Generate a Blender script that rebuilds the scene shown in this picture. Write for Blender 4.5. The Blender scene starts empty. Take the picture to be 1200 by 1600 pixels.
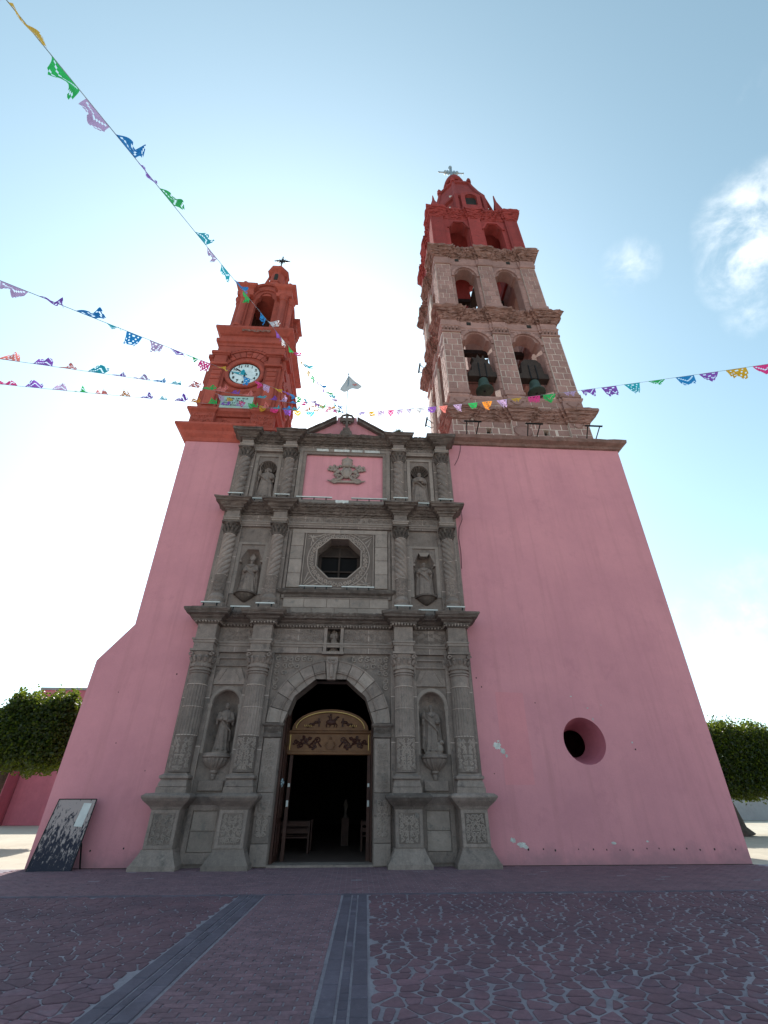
import bpy, bmesh, math, random
from math import sin, cos, pi, radians, sqrt, hypot, atan2
from mathutils import Vector, Matrix
from mathutils.geometry import tessellate_polygon

S = bpy.context.scene
C = S.collection
R = random.Random(7)

# ------------------------------------------------------------------ camera
TH = math.atan(450 / 697.0)
YAW = math.atan(45 / 830.0)
CAM = Vector((0.937, -16.102, 1.6))
cd = bpy.data.cameras.new('camera')
cam = bpy.data.objects.new('camera', cd)
C.objects.link(cam)
cam.location = CAM
cam.rotation_euler = (pi / 2 + TH, 0, -YAW)
cd.sensor_fit = 'HORIZONTAL'
cd.sensor_width = 36
cd.lens = 36 * 697 / 1200
cd.clip_start = 0.1
cd.clip_end = 3000
S.camera = cam

# ------------------------------------------------------------------ sky and sun
SUN_EL = radians(41)
SUN_AZ = radians(9.5)            # behind the church, a little to the left
sdir = Vector((-sin(SUN_AZ) * cos(SUN_EL), cos(SUN_AZ) * cos(SUN_EL), sin(SUN_EL)))
W = bpy.data.worlds.new('World')
S.world = W
W.use_nodes = True
nt = W.node_tree
nt.nodes.clear()
def N(t, tree=None, **k):
    n = (tree or nt).nodes.new(t)
    for a, b in k.items():
        setattr(n, a, b)
    return n
L = nt.links.new
sky = N('ShaderNodeTexSky')
sky.sky_type = 'NISHITA'
sky.sun_disc = False
sky.sun_elevation = SUN_EL
sky.sun_rotation = -SUN_AZ
sky.altitude = 1900
sky.air_density = 1.2
sky.dust_density = 1.6
sky.ozone_density = 1.6
bg = N('ShaderNodeBackground')
bg.inputs['Strength'].default_value = 0.14
out = N('ShaderNodeOutputWorld')
geo = N('ShaderNodeTexCoord')
def vm(op, a, b=None):
    n = N('ShaderNodeVectorMath', operation=op)
    for i, v in enumerate((a, b)):
        if v is None: continue
        if hasattr(v, 'is_linked') or hasattr(v, 'links'): L(v, n.inputs[i])
        else: n.inputs[i].default_value = v
    return n
def mm(op, a, b=None, c=None, clamp=False):
    n = N('ShaderNodeMath', operation=op, use_clamp=clamp)
    for i, v in enumerate((a, b, c)):
        if v is None: continue
        if hasattr(v, 'links'): L(v, n.inputs[i])
        else: n.inputs[i].default_value = v
    return n.outputs[0]
dirn = vm('NORMALIZE', geo.outputs['Generated']).outputs[0]
nz = N('ShaderNodeTexNoise')
nz.inputs['Scale'].default_value = 11
nz.inputs['Detail'].default_value = 9
nz.inputs['Roughness'].default_value = 0.62
nz.inputs['Distortion'].default_value = 0.25
L(dirn, nz.inputs['Vector'])
CLOUDS = [((.5842, .3003, .754), .085, 1.0), ((.603, .345, .719), .085, 1.0), ((.56, .33, .76), .05, .6), ((.625, .40, .67), .05, .6), ((.60, .27, .75), .06, 1.0), ((.457, .405, .792), .058, .62),
          ((.6082, .7602, .2283), .15, .5), ((.6747, .6897, .2628), .13, .5), ((.51, .184, .84), .06, .3),
          ((.9, -.1, .42), .2, .9), ((-.75, -.5, .42), .2, .8), ((.1, -.9, .4), .22, .8), ((-.95, .2, .25), .15, .6)]
acc = None
for c, rad, den in CLOUDS:
    c = Vector(c).normalized()
    dist = vm('DISTANCE', dirn, tuple(c)).outputs['Value']
    fall = mm('SUBTRACT', 1.0, mm('DIVIDE', dist, rad), clamp=True)
    v = mm('MULTIPLY', mm('POWER', fall, 0.6), den)
    acc = v if acc is None else mm('MAXIMUM', acc, v)
ns = mm('MULTIPLY', mm('SUBTRACT', nz.outputs['Fac'], 0.33), 3.0, clamp=True)
cm = mm('MULTIPLY', acc, ns, clamp=True)
cr = N('ShaderNodeMapRange', interpolation_type='SMOOTHSTEP')
cr.inputs['From Min'].default_value = 0.06
cr.inputs['From Max'].default_value = 1.0
L(cm, cr.inputs['Value'])
mix = N('ShaderNodeMixRGB')
mix.inputs[2].default_value = (7.0, 7.0, 6.9, 1)
L(mm('MULTIPLY', cr.outputs[0], 0.9), mix.inputs[0])
# thin bright veil of haze round the sun, as in the photograph
sd = vm('DOT_PRODUCT', dirn, tuple(sdir)).outputs['Value']
veil = mm('POWER', mm('MULTIPLY', mm('ADD', sd, 1.0), 0.5, clamp=True), 14.0)
mixv = N('ShaderNodeMixRGB', blend_type='ADD')
mixv.inputs[0].default_value = 1.0
vc = N('ShaderNodeMixRGB', blend_type='MULTIPLY')
vc.inputs[0].default_value = 1.0
vc.inputs[1].default_value = (2.4, 2.75, 2.8, 1)
L(veil, vc.inputs[2])
hs = N('ShaderNodeHueSaturation')
hs.inputs['Saturation'].default_value = 0.80
hs.inputs['Hue'].default_value = 0.463
L(sky.outputs[0], hs.inputs['Color'])
L(hs.outputs[0], mixv.inputs[1])
L(vc.outputs[0], mixv.inputs[2])
L(mixv.outputs[0], mix.inputs[1])
L(mix.outputs[0], bg.inputs['Color'])
L(bg.outputs[0], out.inputs['Surface'])
ld = bpy.data.lights.new('sun', 'SUN')
ld.energy = 4.0
ld.angle = radians(0.5)
ld.color = (1, 0.93, 0.83)
sun = bpy.data.objects.new('sun', ld)
C.objects.link(sun)
sun.rotation_euler = sdir.to_track_quat('Z', 'Y').to_euler()
S.view_settings.view_transform = 'Standard'
S.view_settings.look = 'None'
S.view_settings.gamma = 1
S.view_settings.use_curve_mapping = False
S.view_settings.exposure = 0.85
S.render.engine = 'CYCLES'
S.cycles.max_bounces = 8
S.cycles.transparent_max_bounces = 12

# ------------------------------------------------------------------ materials
def material(name, base, var=None, rough=0.85, scale=1.2, bump=0.3, bscale=30, stain=None, fine=0.12, streak=0, spots=None, grime=None):
    """stone / plaster: large patches, fine grain, optional stain colour, streaks, pale spots"""
    m = bpy.data.materials.new(name)
    m.use_nodes = True
    t = m.node_tree
    b = t.nodes['Principled BSDF']
    b.inputs['Roughness'].default_value = rough
    b.inputs['Specular IOR Level'].default_value = 0.25
    g = t.nodes.new('ShaderNodeNewGeometry')
    oi = t.nodes.new('ShaderNodeObjectInfo')
    l = t.links.new
    def noise(sc, det=5, rg=0.6, vec=None):
        n = t.nodes.new('ShaderNodeTexNoise')
        n.inputs['Scale'].default_value = sc
        n.inputs['Detail'].default_value = det
        n.inputs['Roughness'].default_value = rg
        l(vec or g.outputs['Position'], n.inputs['Vector'])
        return n.outputs['Fac']
    def ramp(v, a, c):
        r = t.nodes.new('ShaderNodeMapRange')
        r.inputs['From Min'].default_value = a
        r.inputs['From Max'].default_value = c
        l(v, r.inputs['Value'])
        return r.outputs[0]
    def mx(f, a, c, blend='MIX'):
        x = t.nodes.new('ShaderNodeMixRGB')
        x.blend_type = blend
        for i, v in ((0, f), (1, a), (2, c)):
            if hasattr(v, 'links'): l(v, x.inputs[i])
            elif i == 0: x.inputs[0].default_value = v
            else: x.inputs[i].default_value = (*v, 1)
        return x.outputs[0]
    var = var or tuple(c * 0.78 for c in base)
    col = mx(ramp(noise(scale), 0.35, 0.68), base, var)
    if stain:
        col = mx(ramp(noise(scale * 2.3, 8, 0.7), 0.56, 0.72), col, stain)
    if streak:
        mp = t.nodes.new('ShaderNodeMapping')
        mp.inputs['Scale'].default_value = (3.2, 3.2, 0.16)
        l(g.outputs['Position'], mp.inputs['Vector'])
        col = mx(ramp(noise(1.0, 6, 0.65, mp.outputs[0]), 0.5, 0.8), col, tuple(c * (1 - streak) for c in base))
    if spots:
        col = mx(ramp(noise(scale * 9, 6, 0.7), 0.66, 0.72), col, spots)
    if grime:
        sp_ = t.nodes.new('ShaderNodeSeparateXYZ'); l(g.outputs['Position'], sp_.inputs[0])
        hz = t.nodes.new('ShaderNodeMath'); hz.operation = 'MULTIPLY_ADD'
        l(noise(1.6, 6, .65), hz.inputs[0]); hz.inputs[1].default_value = 1.5; l(sp_.outputs['Z'], hz.inputs[2])
        gm_ = t.nodes.new('ShaderNodeMath'); gm_.operation = 'MULTIPLY'; l(ramp(hz.outputs[0], 1.25, .75), gm_.inputs[0]); gm_.inputs[1].default_value = .55
        col = mx(gm_.outputs[0], col, grime)
        col = mx(ramp(noise(6, 8, .75), .70, .76), col, tuple(c * 1.25 for c in base))
    # each block a shade of its own
    v1 = t.nodes.new('ShaderNodeMath'); v1.operation = 'MULTIPLY_ADD'
    l(oi.outputs['Random'], v1.inputs[0]); v1.inputs[1].default_value = 0.32; v1.inputs[2].default_value = 0.84
    f1 = t.nodes.new('ShaderNodeMath'); f1.operation = 'MULTIPLY_ADD'
    ga = t.nodes.new('ShaderNodeMath'); ga.operation = 'ADD'; l(ramp(noise(bscale * 0.7, 5, 0.75), .3, .7), ga.inputs[0]); l(ramp(noise(bscale * 0.17, 4, 0.7), .3, .7), ga.inputs[1])
    l(ga.outputs[0], f1.inputs[0]); f1.inputs[1].default_value = fine; f1.inputs[2].default_value = 1 - fine
    v2 = t.nodes.new('ShaderNodeMath'); v2.operation = 'MULTIPLY'
    l(v1.outputs[0], v2.inputs[0]); l(f1.outputs[0], v2.inputs[1])
    col = mx(1.0, col, v2.outputs[0], 'MULTIPLY')
    l(col, b.inputs['Base Color'])
    bp = t.nodes.new('ShaderNodeBump')
    bp.inputs['Strength'].default_value = bump
    bp.inputs['Distance'].default_value = 0.03
    l(noise(bscale, 6, 0.7), bp.inputs['Height'])
    l(bp.outputs[0], b.inputs['Normal'])
    return m

def flat(name, base, rough=0.6, metal=0.0):
    m = material(name, base, rough=rough, bump=0.08, fine=0.05, scale=3)
    m.node_tree.nodes['Principled BSDF'].inputs['Metallic'].default_value = metal
    return m

PINK = material('pink_stucco', (.62, .255, .285), (.53, .215, .25), scale=0.42, bump=0.25, bscale=22, stain=(.50, .20, .235), fine=0.045, streak=0.2, grime=(.27, .15, .175))
PINKBG = material('deep_pink_and_reveal_shade', (.52, .15, .19), (.42, .12, .16), scale=0.5, bump=0.3, bscale=8, streak=0.2)
STONE = material('grey_cantera', (.285, .215, .190), (.205, .156, .139), scale=1.4, bump=0.9, bscale=34, stain=(.105, .085, .08), fine=0.3, streak=0.3, spots=(.30, .275, .255))
STONE_L = material('pale_cantera', (.33, .255, .225), (.262, .203, .18), scale=1.6, bump=0.7, bscale=34, fine=0.2, stain=(.15, .135, .13))
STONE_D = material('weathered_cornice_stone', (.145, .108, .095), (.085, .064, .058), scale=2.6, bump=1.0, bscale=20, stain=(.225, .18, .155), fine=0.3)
TOWER = material('rose_cantera', (.345, .192, .170), (.275, .156, .139), scale=0.8, bump=0.7, bscale=20, stain=(.21, .115, .10), fine=0.2, streak=0.2)
TOWERJ = material('pale_mortar', (.58, .45, .40), (.46, .35, .31), scale=2, bump=0.5, bscale=24)
TOWERC = material('mossy_rose_cornice', (.27, .145, .124), (.18, .098, .082), scale=1.8, bump=1.0, bscale=9, stain=(.31, .19, .165), fine=0.3)
REDT = material('dark_red_paint', (.30, .045, .042), (.24, .038, .035), scale=0.9, bump=0.6, bscale=10, stain=(.16, .035, .032), fine=0.2, streak=0.4, spots=(.34, .10, .08))
REDC = material('brick_red_paint', (.37, .078, .056), (.30, .064, .047), scale=1.1, bump=0.55, bscale=12, stain=(.22, .050, .040), fine=0.18, streak=0.38)
PALEP = material('bare_plaster', (.62, .60, .58), (.45, .42, .40), scale=8, bump=0.8, bscale=40)
WOOD = material('dark_door_wood', (.075, .030, .022), (.05, .02, .016), scale=3, bump=0.5, bscale=30, rough=0.5)
WOODG = material('carved_gold_wood', (.17, .075, .032), (.12, .05, .024), scale=3, bump=0.5, bscale=40, rough=0.45)
WOODR = material('dark_red_carving', (.05, .015, .011), rough=0.5, scale=4, bump=0.4)
GILT = flat('gilding', (.5, .33, .12), 0.4, 0.7)
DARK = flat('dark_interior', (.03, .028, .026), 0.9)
FLOORI = material('interior_tiles', (.12, .08, .07), scale=2, rough=0.5)
BRONZE = material('green_bronze', (.055, .085, .07), (.035, .055, .047), scale=3, rough=0.55, bump=0.3, bscale=20)
YOKE = material('old_bell_timber', (.045, .030, .025), (.03, .02, .018), scale=3, bump=0.8, bscale=12)
IRON = flat('black_iron', (.02, .02, .022), 0.5, 0.6)
STEEL = flat('galvanised_steel', (.32, .38, .42), 0.45, 0.6)
WHITE = flat('white_enamel', (.60, .585, .57), 0.6)
CLOCKW = flat('clock_enamel', (.66, .76, .80), 0.35)
PLAQ = material('green_glazed_tile', (.36, .50, .46), (.30, .44, .41), scale=5, rough=0.35, bump=0.1)
GLASS = flat('dark_window_glass', (.008, .007, .008), 0.95)
CREV = material('hollow_shade_cantera', (.200, .150, .132), (.148, .110, .097), scale=3, bump=0.6, bscale=40)  # darker ground behind the reliefs, with the shade of the carved hollows painted in
CLOTH = flat('flag_cotton', (.50, .50, .52), 0.8)
SLABM = material('blue_grey_slab', (.135, .110, .142), (.10, .082, .108), scale=1.6, bump=0.6, bscale=40, stain=(.17, .14, .17), fine=0.22)
BRICKP = material('purple_paver', (.225, .128, .150), (.165, .098, .118), scale=2.2, bump=0.6, bscale=40, stain=(.16, .125, .15), fine=0.3)
FLAG = material('purple_flagstone', (.225, .118, .142), (.145, .085, .108), scale=1.1, bump=0.8, bscale=26, stain=(.17, .125, .155), fine=0.3)
MORT = material('paving_mortar', (.36, .32, .36), (.25, .215, .25), scale=1.4, bump=0.8, bscale=45, fine=0.25, stain=(.12, .115, .13))
PAVE = material('beige_paving', (.46, .42, .34), (.38, .345, .28), scale=0.5, bump=0.3, bscale=12, stain=(.32, .29, .24))
BOARDM = material('peeling_black_board', (.022, .022, .036), (.03, .028, .04), scale=2, bump=0.5, bscale=30)
LEAF = material('ficus_leaf', (.018, .030, .008), (.012, .022, .006), scale=3, rough=0.45, bump=0, stain=(.04, .055, .012))
BARK = material('ficus_bark', (.10, .075, .06), (.06, .045, .04), scale=4, bump=1, bscale=14)
GREYW = material('pale_grey_render', (.34, .33, .34), (.27, .26, .27), scale=0.6, bump=0.2)
lf = LEAF.node_tree
tr = lf.nodes.new('ShaderNodeBsdfTranslucent'); tr.inputs[0].default_value = (.34, .44, .04, 1)
ms = lf.nodes.new('ShaderNodeMixShader'); ms.inputs[0].default_value = 0.22
lf.links.new(lf.nodes['Principled BSDF'].outputs[0], ms.inputs[1])
lf.links.new(tr.outputs[0], ms.inputs[2])
lf.links.new(ms.outputs[0], lf.nodes['Material Output'].inputs['Surface'])

# peeled streaky paper on the sign board
t = BOARDM.node_tree
g = t.nodes.new('ShaderNodeNewGeometry')
mp = t.nodes.new('ShaderNodeMapping'); mp.inputs['Scale'].default_value = (16, 16, 6)
n1 = t.nodes.new('ShaderNodeTexNoise'); n1.inputs['Scale'].default_value = 1; n1.inputs['Detail'].default_value = 7; n1.inputs['Roughness'].default_value = 0.7
t.links.new(g.outputs['Position'], mp.inputs['Vector']); t.links.new(mp.outputs[0], n1.inputs['Vector'])
sx = t.nodes.new('ShaderNodeSeparateXYZ'); t.links.new(g.outputs['Position'], sx.inputs[0])
ad = t.nodes.new('ShaderNodeMath'); ad.operation = 'MULTIPLY_ADD'; t.links.new(sx.outputs['Z'], ad.inputs[0]); ad.inputs[1].default_value = 0.17; t.links.new(n1.outputs['Fac'], ad.inputs[2])
rr = t.nodes.new('ShaderNodeMapRange'); rr.inputs['From Min'].default_value = 0.60; rr.inputs['From Max'].default_value = 0.68
t.links.new(ad.outputs[0], rr.inputs['Value'])
mxx = t.nodes.new('ShaderNodeMixRGB'); t.links.new(rr.outputs[0], mxx.inputs[0])
pb = t.nodes['Principled BSDF']
t.links.new(pb.inputs['Base Color'].links[0].from_socket, mxx.inputs[1]); mxx.inputs[2].default_value = (.34, .27, .26, 1)
t.links.new(mxx.outputs[0], pb.inputs['Base Color'])

def paper(name, col):
    m = bpy.data.materials.new(name); m.use_nodes = True
    t = m.node_tree
    b = t.nodes['Principled BSDF']; b.inputs['Base Color'].default_value = (*col, 1); b.inputs['Roughness'].default_value = 0.7
    tr = t.nodes.new('ShaderNodeBsdfTranslucent'); tr.inputs[0].default_value = (*col, 1)
    x = t.nodes.new('ShaderNodeMixShader'); x.inputs[0].default_value = 0.5
    t.links.new(b.outputs[0], x.inputs[1]); t.links.new(tr.outputs[0], x.inputs[2])
    t.links.new(x.outputs[0], t.nodes['Material Output'].inputs['Surface'])
    return m
PAPER = {k: paper(k + '_tissue_paper', v) for k, v in dict(
    yellow=(.72, .42, .03), green=(.03, .50, .12), blue=(.02, .26, .62), turquoise=(.03, .48, .58), pink=(.78, .05, .26),
    purple=(.28, .10, .52), lilac=(.55, .38, .62), salmon=(.85, .25, .22), white=(.72, .70, .72), orange=(.85, .30, .04)).items()}

# ------------------------------------------------------------------ mesh helpers
def tag(o, label=None, cat=None, group=None, kind=None):
    if label: o['label'] = label
    if cat: o['category'] = cat
    if group: o['group'] = group
    if kind: o['kind'] = kind
    return o
def empty(name, loc, label, cat, group=None):
    o = bpy.data.objects.new(name, None)
    o.empty_display_size = 0.2
    C.objects.link(o); o.location = loc
    return tag(o, label, cat, group)

class MB:
    def __init__(s): s.v = []; s.f = []
    def add(s, vs, fs):
        k = len(s.v); s.v += [tuple(v) for v in vs]; s.f += [tuple(i + k for i in f) for f in fs]
        return s
    def box(s, x0, x1, y0, y1, z0, z1):
        vs = [(x, y, z) for z in (z0, z1) for y in (y0, y1) for x in (x0, x1)]
        return s.add(vs, [(0, 2, 3, 1), (4, 5, 7, 6), (0, 1, 5, 4), (2, 6, 7, 3), (0, 4, 6, 2), (1, 3, 7, 5)])
    def cbox(s, x0, x1, y0, y1, z0, z1, c=0.01, j=0):
        """box with a chamfered front (low-y) face, corners nudged by j"""
        q = lambda: R.uniform(-j, j)
        b = [(x0, z0), (x1, z0), (x1, z1), (x0, z1)]
        i = [(x0 + c + q(), z0 + c + q()), (x1 - c + q(), z0 + c + q()), (x1 - c + q(), z1 - c + q()), (x0 + c + q(), z1 - c + q())]
        vs = [(x, y1, z) for x, z in b] + [(x, y0 + c, z) for x, z in b] + [(x, y0 + q(), z) for x, z in i]
        fs = [(0, 1, 2, 3), (8, 11, 10, 9)]
        for a in range(4):
            d = (a + 1) % 4
            fs += [(a, d, 4 + d, 4 + a), (4 + a, 4 + d, 8 + d, 8 + a)]
        return s.add(vs, fs)
    def lathe(s, prof, cx, cy, seg=24, a0=0, a1=2 * pi, fn=None, ez=1.0):
        """prof: (r, z) from bottom to top; fn(r, a, z) -> r"""
        full = abs(a1 - a0 - 2 * pi) < 1e-6
        n = seg if full else seg + 1
        vs = []
        for r, z in prof:
            for i in range(n):
                a = a0 + (a1 - a0) * i / seg
                rr = fn(r, a, z) if fn else r
                vs.append((cx + rr * cos(a), cy + rr * sin(a) * ez, z))
        fs = []
        for k in range(len(prof) - 1):
            for i in range(seg):
                j = (i + 1) % n
                fs.append((k * n + i, k * n + j, (k + 1) * n + j, (k + 1) * n + i))
        fs.append(tuple(range(n - 1, -1, -1)))
        fs.append(tuple(range((len(prof) - 1) * n, len(prof) * n)))
        return s.add(vs, fs)
    def tube(s, pts, rad, k=6, cap=True):
        pts = [Vector(p) for p in pts]
        n = len(pts)
        if not isinstance(rad, (list, tuple)): rad = [rad] * n
        vs = []
        up = None
        for i, p in enumerate(pts):
            d = (pts[min(i + 1, n - 1)] - pts[max(i - 1, 0)])
            if d.length < 1e-9: d = Vector((0, 0, 1))
            d.normalize()
            if up is None:
                up = Vector((0, 0, 1)) if abs(d.z) < 0.9 else Vector((1, 0, 0))
            a = d.cross(up)
            if a.length < 1e-6: a = d.orthogonal()
            a.normalize(); b = a.cross(d); up = b
            for q in range(k):
                t = 2 * pi * q / k
                vs.append(p + (a * cos(t) + b * sin(t)) * rad[i])
        fs = [(i * k + q, i * k + (q + 1) % k, (i + 1) * k + (q + 1) % k, (i + 1) * k + q) for i in range(n - 1) for q in range(k)]
        if cap: fs += [tuple(range(k)), tuple(range((n - 1) * k, n * k))]
        return s.add(vs, fs)
    def ball(s, c, r, seg=10, rings=7, sc=(1, 1, 1)):
        vs = [(c[0], c[1], c[2] - r * sc[2])]
        for i in range(1, rings):
            a = -pi / 2 + pi * i / rings
            for j in range(seg):
                b = 2 * pi * j / seg
                vs.append((c[0] + r * sc[0] * cos(a) * cos(b), c[1] + r * sc[1] * cos(a) * sin(b), c[2] + r * sc[2] * sin(a)))
        vs.append((c[0], c[1], c[2] + r * sc[2]))
        fs = [(0, 1 + (j + 1) % seg, 1 + j) for j in range(seg)]
        for i in range(rings - 2):
            for j in range(seg):
                a, b = 1 + i * seg + j, 1 + i * seg + (j + 1) % seg
                fs.append((a, b, b + seg, a + seg))
        k = len(vs) - 1
        fs += [(k, k - seg + j, k - seg + (j + 1) % seg) for j in range(seg)]
        return s.add(vs, fs)
    def plate(s, outer, holes=(), fr=None, d0=0.0, d1=0.3):
        """flat plate with holes: outlines in (u, z); fr(u, d, z) -> point"""
        fr = fr or (lambda u, d, z: (u, d, z))
        loops = [[Vector((u, z, 0)) for u, z in lp] for lp in [outer] + list(holes)]
        tri = tessellate_polygon(loops)
        al = [p for lp in loops for p in lp]
        n = len(al)
        vs = [fr(p.x, d0, p.y) for p in al] + [fr(p.x, d1, p.y) for p in al]
        fs = [tuple(t) for t in tri] + [tuple(i + n for i in reversed(t)) for t in tri]
        k = 0
        for lp in loops:
            m = len(lp)
            for i in range(m):
                j = (i + 1) % m
                fs.append((k + i, k + j, k + j + n, k + i + n))
            k += m
        return s.add(vs, fs)
    def mould(s, path, prof, closed=False, rough=0.0, step=0.3):
        """profile of (out, z) swept along a plan path with mitred corners"""
        P2 = [Vector(p) for p in path]
        n = len(P2)
        def nrm(a, b):
            d = (b - a).normalized(); return Vector((d.y, -d.x))
        st = []
        for i, p in enumerate(P2):
            if closed or 0 < i < n - 1:
                n1 = nrm(P2[i - 1], p); n2 = nrm(p, P2[(i + 1) % n])
                m = (n1 + n2); m = m / max(0.25, m.dot(n1))
            elif i == 0: m = nrm(p, P2[1])
            else: m = nrm(P2[i - 1], p)
            st.append((p, m))
        full = []
        rng = range(n) if closed else range(n - 1)
        for i in rng:
            a, b = st[i], st[(i + 1) % n]
            k = max(1, int((b[0] - a[0]).length / step)) if rough else 1
            for q in range(k):
                t = q / k
                full.append((a[0].lerp(b[0], t), a[1].lerp(b[1], t)))
        if not closed: full.append(st[-1])
        m = len(prof); vs = []
        for p, q in full:
            for o, z in prof:
                jo = jz = 0
                if rough and o > 0.02:
                    jo = R.uniform(-rough, rough * 0.5); jz = R.uniform(-rough, rough) * 0.5
                w = p + q * (o + jo)
                vs.append((w.x, w.y, z + jz))
        fs = []
        c = len(full)
        for i in range(c if closed else c - 1):
            j = (i + 1) % c
            for k in range(m - 1):
                fs.append((i * m + k, j * m + k, j * m + k + 1, i * m + k + 1))
            fs.append((i * m + m - 1, j * m + m - 1, j * m, i * m))
        if not closed:
            fs += [tuple(range(m)), tuple(range((c - 1) * m, c * m))]
        return s.add(vs, fs)
    def build(s, name, mat, parent=None, smooth=None, origin=None):
        me = bpy.data.meshes.new(name)
        o0 = Vector(origin) if origin else (parent_loc(parent) if parent else Vector((0, 0, 0)))
        me.from_pydata([tuple(Vector(v) - o0) for v in s.v], [], s.f)
        bm = bmesh.new(); bm.from_mesh(me)
        bmesh.ops.recalc_face_normals(bm, faces=bm.faces)
        bm.to_mesh(me); bm.free()
        if smooth is not None:
            me.shade_smooth(); me.set_sharp_from_angle(angle=radians(smooth))
        me.materials.append(mat)
        o = bpy.data.objects.new(name, me); C.objects.link(o)
        if parent:
            o.parent = parent
        else:
            o.location = o0
        return o
def parent_loc(p):
    v = Vector((0, 0, 0))
    while p: v += p.location; p = p.parent
    return v

def arc(cx, cz, r, a0, a1, n, rz=None):
    rz = r if rz is None else rz
    return [(cx + r * cos(a0 + (a1 - a0) * i / n), cz + rz * sin(a0 + (a1 - a0) * i / n)) for i in range(n + 1)]
def arch(cx, hw, z0, zs, zt=None, n=14):
    rz = (zt - zs) if zt else hw
    return [(cx - hw, z0), (cx + hw, z0)] + arc(cx, zs, hw, 0, pi, n, rz)
def lobed(cx, hw, z0, zs, zt):
    """arch opening with a stepped, many-lobed head"""
    k = hw * 0.16; h = zt - zs
    pts = [(cx - hw, z0), (cx + hw, z0), (cx + hw, zs)]
    right = arc(cx + hw * 0.80, zs, hw * 0.20, 0, pi * 0.5, 4, h * 0.32)
    pts += right + [(cx + hw * 0.72, zs + h * 0.34)]
    pts += arc(cx, zs + h * 0.40, hw * 0.68, 0.06, pi - 0.06, 12, h * 0.60)
    pts += [(cx - hw * 0.72, zs + h * 0.34)] + [(2 * cx - u, z) for u, z in reversed(right)]
    pts += [(cx - hw, zs)]
    o = []
    for p in pts:
        if not o or hypot(p[0] - o[-1][0], p[1] - o[-1][1]) > 1e-4: o.append(p)
    return o
def scrolls(mb, u0, u1, v0, v1, fn, r=0.018, cell=0.24, sym=True, seed=1):
    """carved scrollwork: spirals and leaves laid on a surface fn(u, v, h)"""
    q = random.Random(seed)
    w, h = u1 - u0, v1 - v0
    uc = (u0 + u1) / 2
    nu = max(1, round(w / cell / (2 if sym else 1))); nv = max(1, round(h / cell))
    cu = w / (2 * nu if sym else nu); cv = h / nv
    for i in range(nu):
        for j in range(nv):
            a = (i + .5) * cu + q.uniform(-.1, .1) * cu; b = v0 + (j + .5 + q.uniform(-.15, .15)) * cv + (cv * .22 if i % 2 else -cv * .12)
            R0 = min(cu, cv) * q.uniform(.38, .58)
            ph = q.uniform(0, 2 * pi); tw = q.choice((-1, 1))
            sp = [((R0 * (1 - .8 * t / 11)) * cos(ph + tw * t * .85), (R0 * (1 - .8 * t / 11)) * sin(ph + tw * t * .85)) for t in range(12)]
            tail = [(sp[0][0] * 1.3 + cu * .2 * q.uniform(-1, 1), sp[0][1] * 1.5), sp[0]]
            lv = [[(0.9 * R0 * cos(x), 0.9 * R0 * sin(x)), (1.5 * R0 * cos(x + .3), 1.5 * R0 * sin(x + .3))] for x in (ph + 2.4, ph + 4.2)]
            for sg in ((-1, 1) if sym else (1,)):
                ctr = (uc + sg * a) if sym else (u0 + a)
                for pl, rr in ((sp, [r * 1.0] * 11 + [r * 1.6]), (tail, [r * .6, r]), (lv[0], [r * 1.3, r * .4]), (lv[1], [r * 1.3, r * .4])):
                    pts = []
                    for x, y in pl:
                        uu = min(max(ctr + sg * x, u0), u1); vv = min(max(b + y, v0), v1)
                        pts.append(fn(uu, vv, 0))
                    mb.tube(pts, rr, 5)

# ------------------------------------------------------------------ pink church body
church = empty('church', (0, 0, 0), 'pink stuccoed church body with a sloping left wall and a round window on the right', 'church')
def front(u, d, z): return (u, d, z)
# right wall with the round deep window
HX, HZ, HR = 8.45, 3.25, 0.70
m = MB().plate([(4.8, 0), (12.72, 0), (13.27, 15.95), (4.8, 15.95)], [arc(HX, HZ, HR, 0, 2 * pi, 47)[:-1]], front, 0.0, 0.4)
wr = m.build('front_wall', PINK, church)
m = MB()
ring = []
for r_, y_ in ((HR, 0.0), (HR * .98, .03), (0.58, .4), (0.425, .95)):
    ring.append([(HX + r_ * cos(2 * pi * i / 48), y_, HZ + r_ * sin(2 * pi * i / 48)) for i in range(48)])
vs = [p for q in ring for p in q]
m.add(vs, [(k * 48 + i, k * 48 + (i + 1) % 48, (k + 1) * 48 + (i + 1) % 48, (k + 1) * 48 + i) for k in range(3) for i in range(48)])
wn = m.build('round_window', PINKBG, church, smooth=40)  # deeper pink paints the shade inside the window reveal
MB().plate([(0.4, 0), (8, 0), (8, 15.95), (0.4, 15.95)], [], lambda u, d, z: (12.72 + .55 * z / 15.95 - d, u, z), 0.0, 0.4).build('side_wall', PINK, church)
MB().box(4.8, 13.0, 7.6, 8, 0, 15.95).build('rear_wall', PINK, church)
MB().box(4.8, 5.2, 0.4, 7.6, 0, 15.95).build('inner_wall', PINK, church)
# left wall with its sloping shoulder
LW = [(-4.7, 0), (-4.7, 15.95), (-7.43, 15.95), (-7.14, 6.9), (-8.05, 5.62), (-8.07, 0)]
MB().plate(LW, [], front, 0.0, 6.0).build('front_wall', PINK, church)
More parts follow.
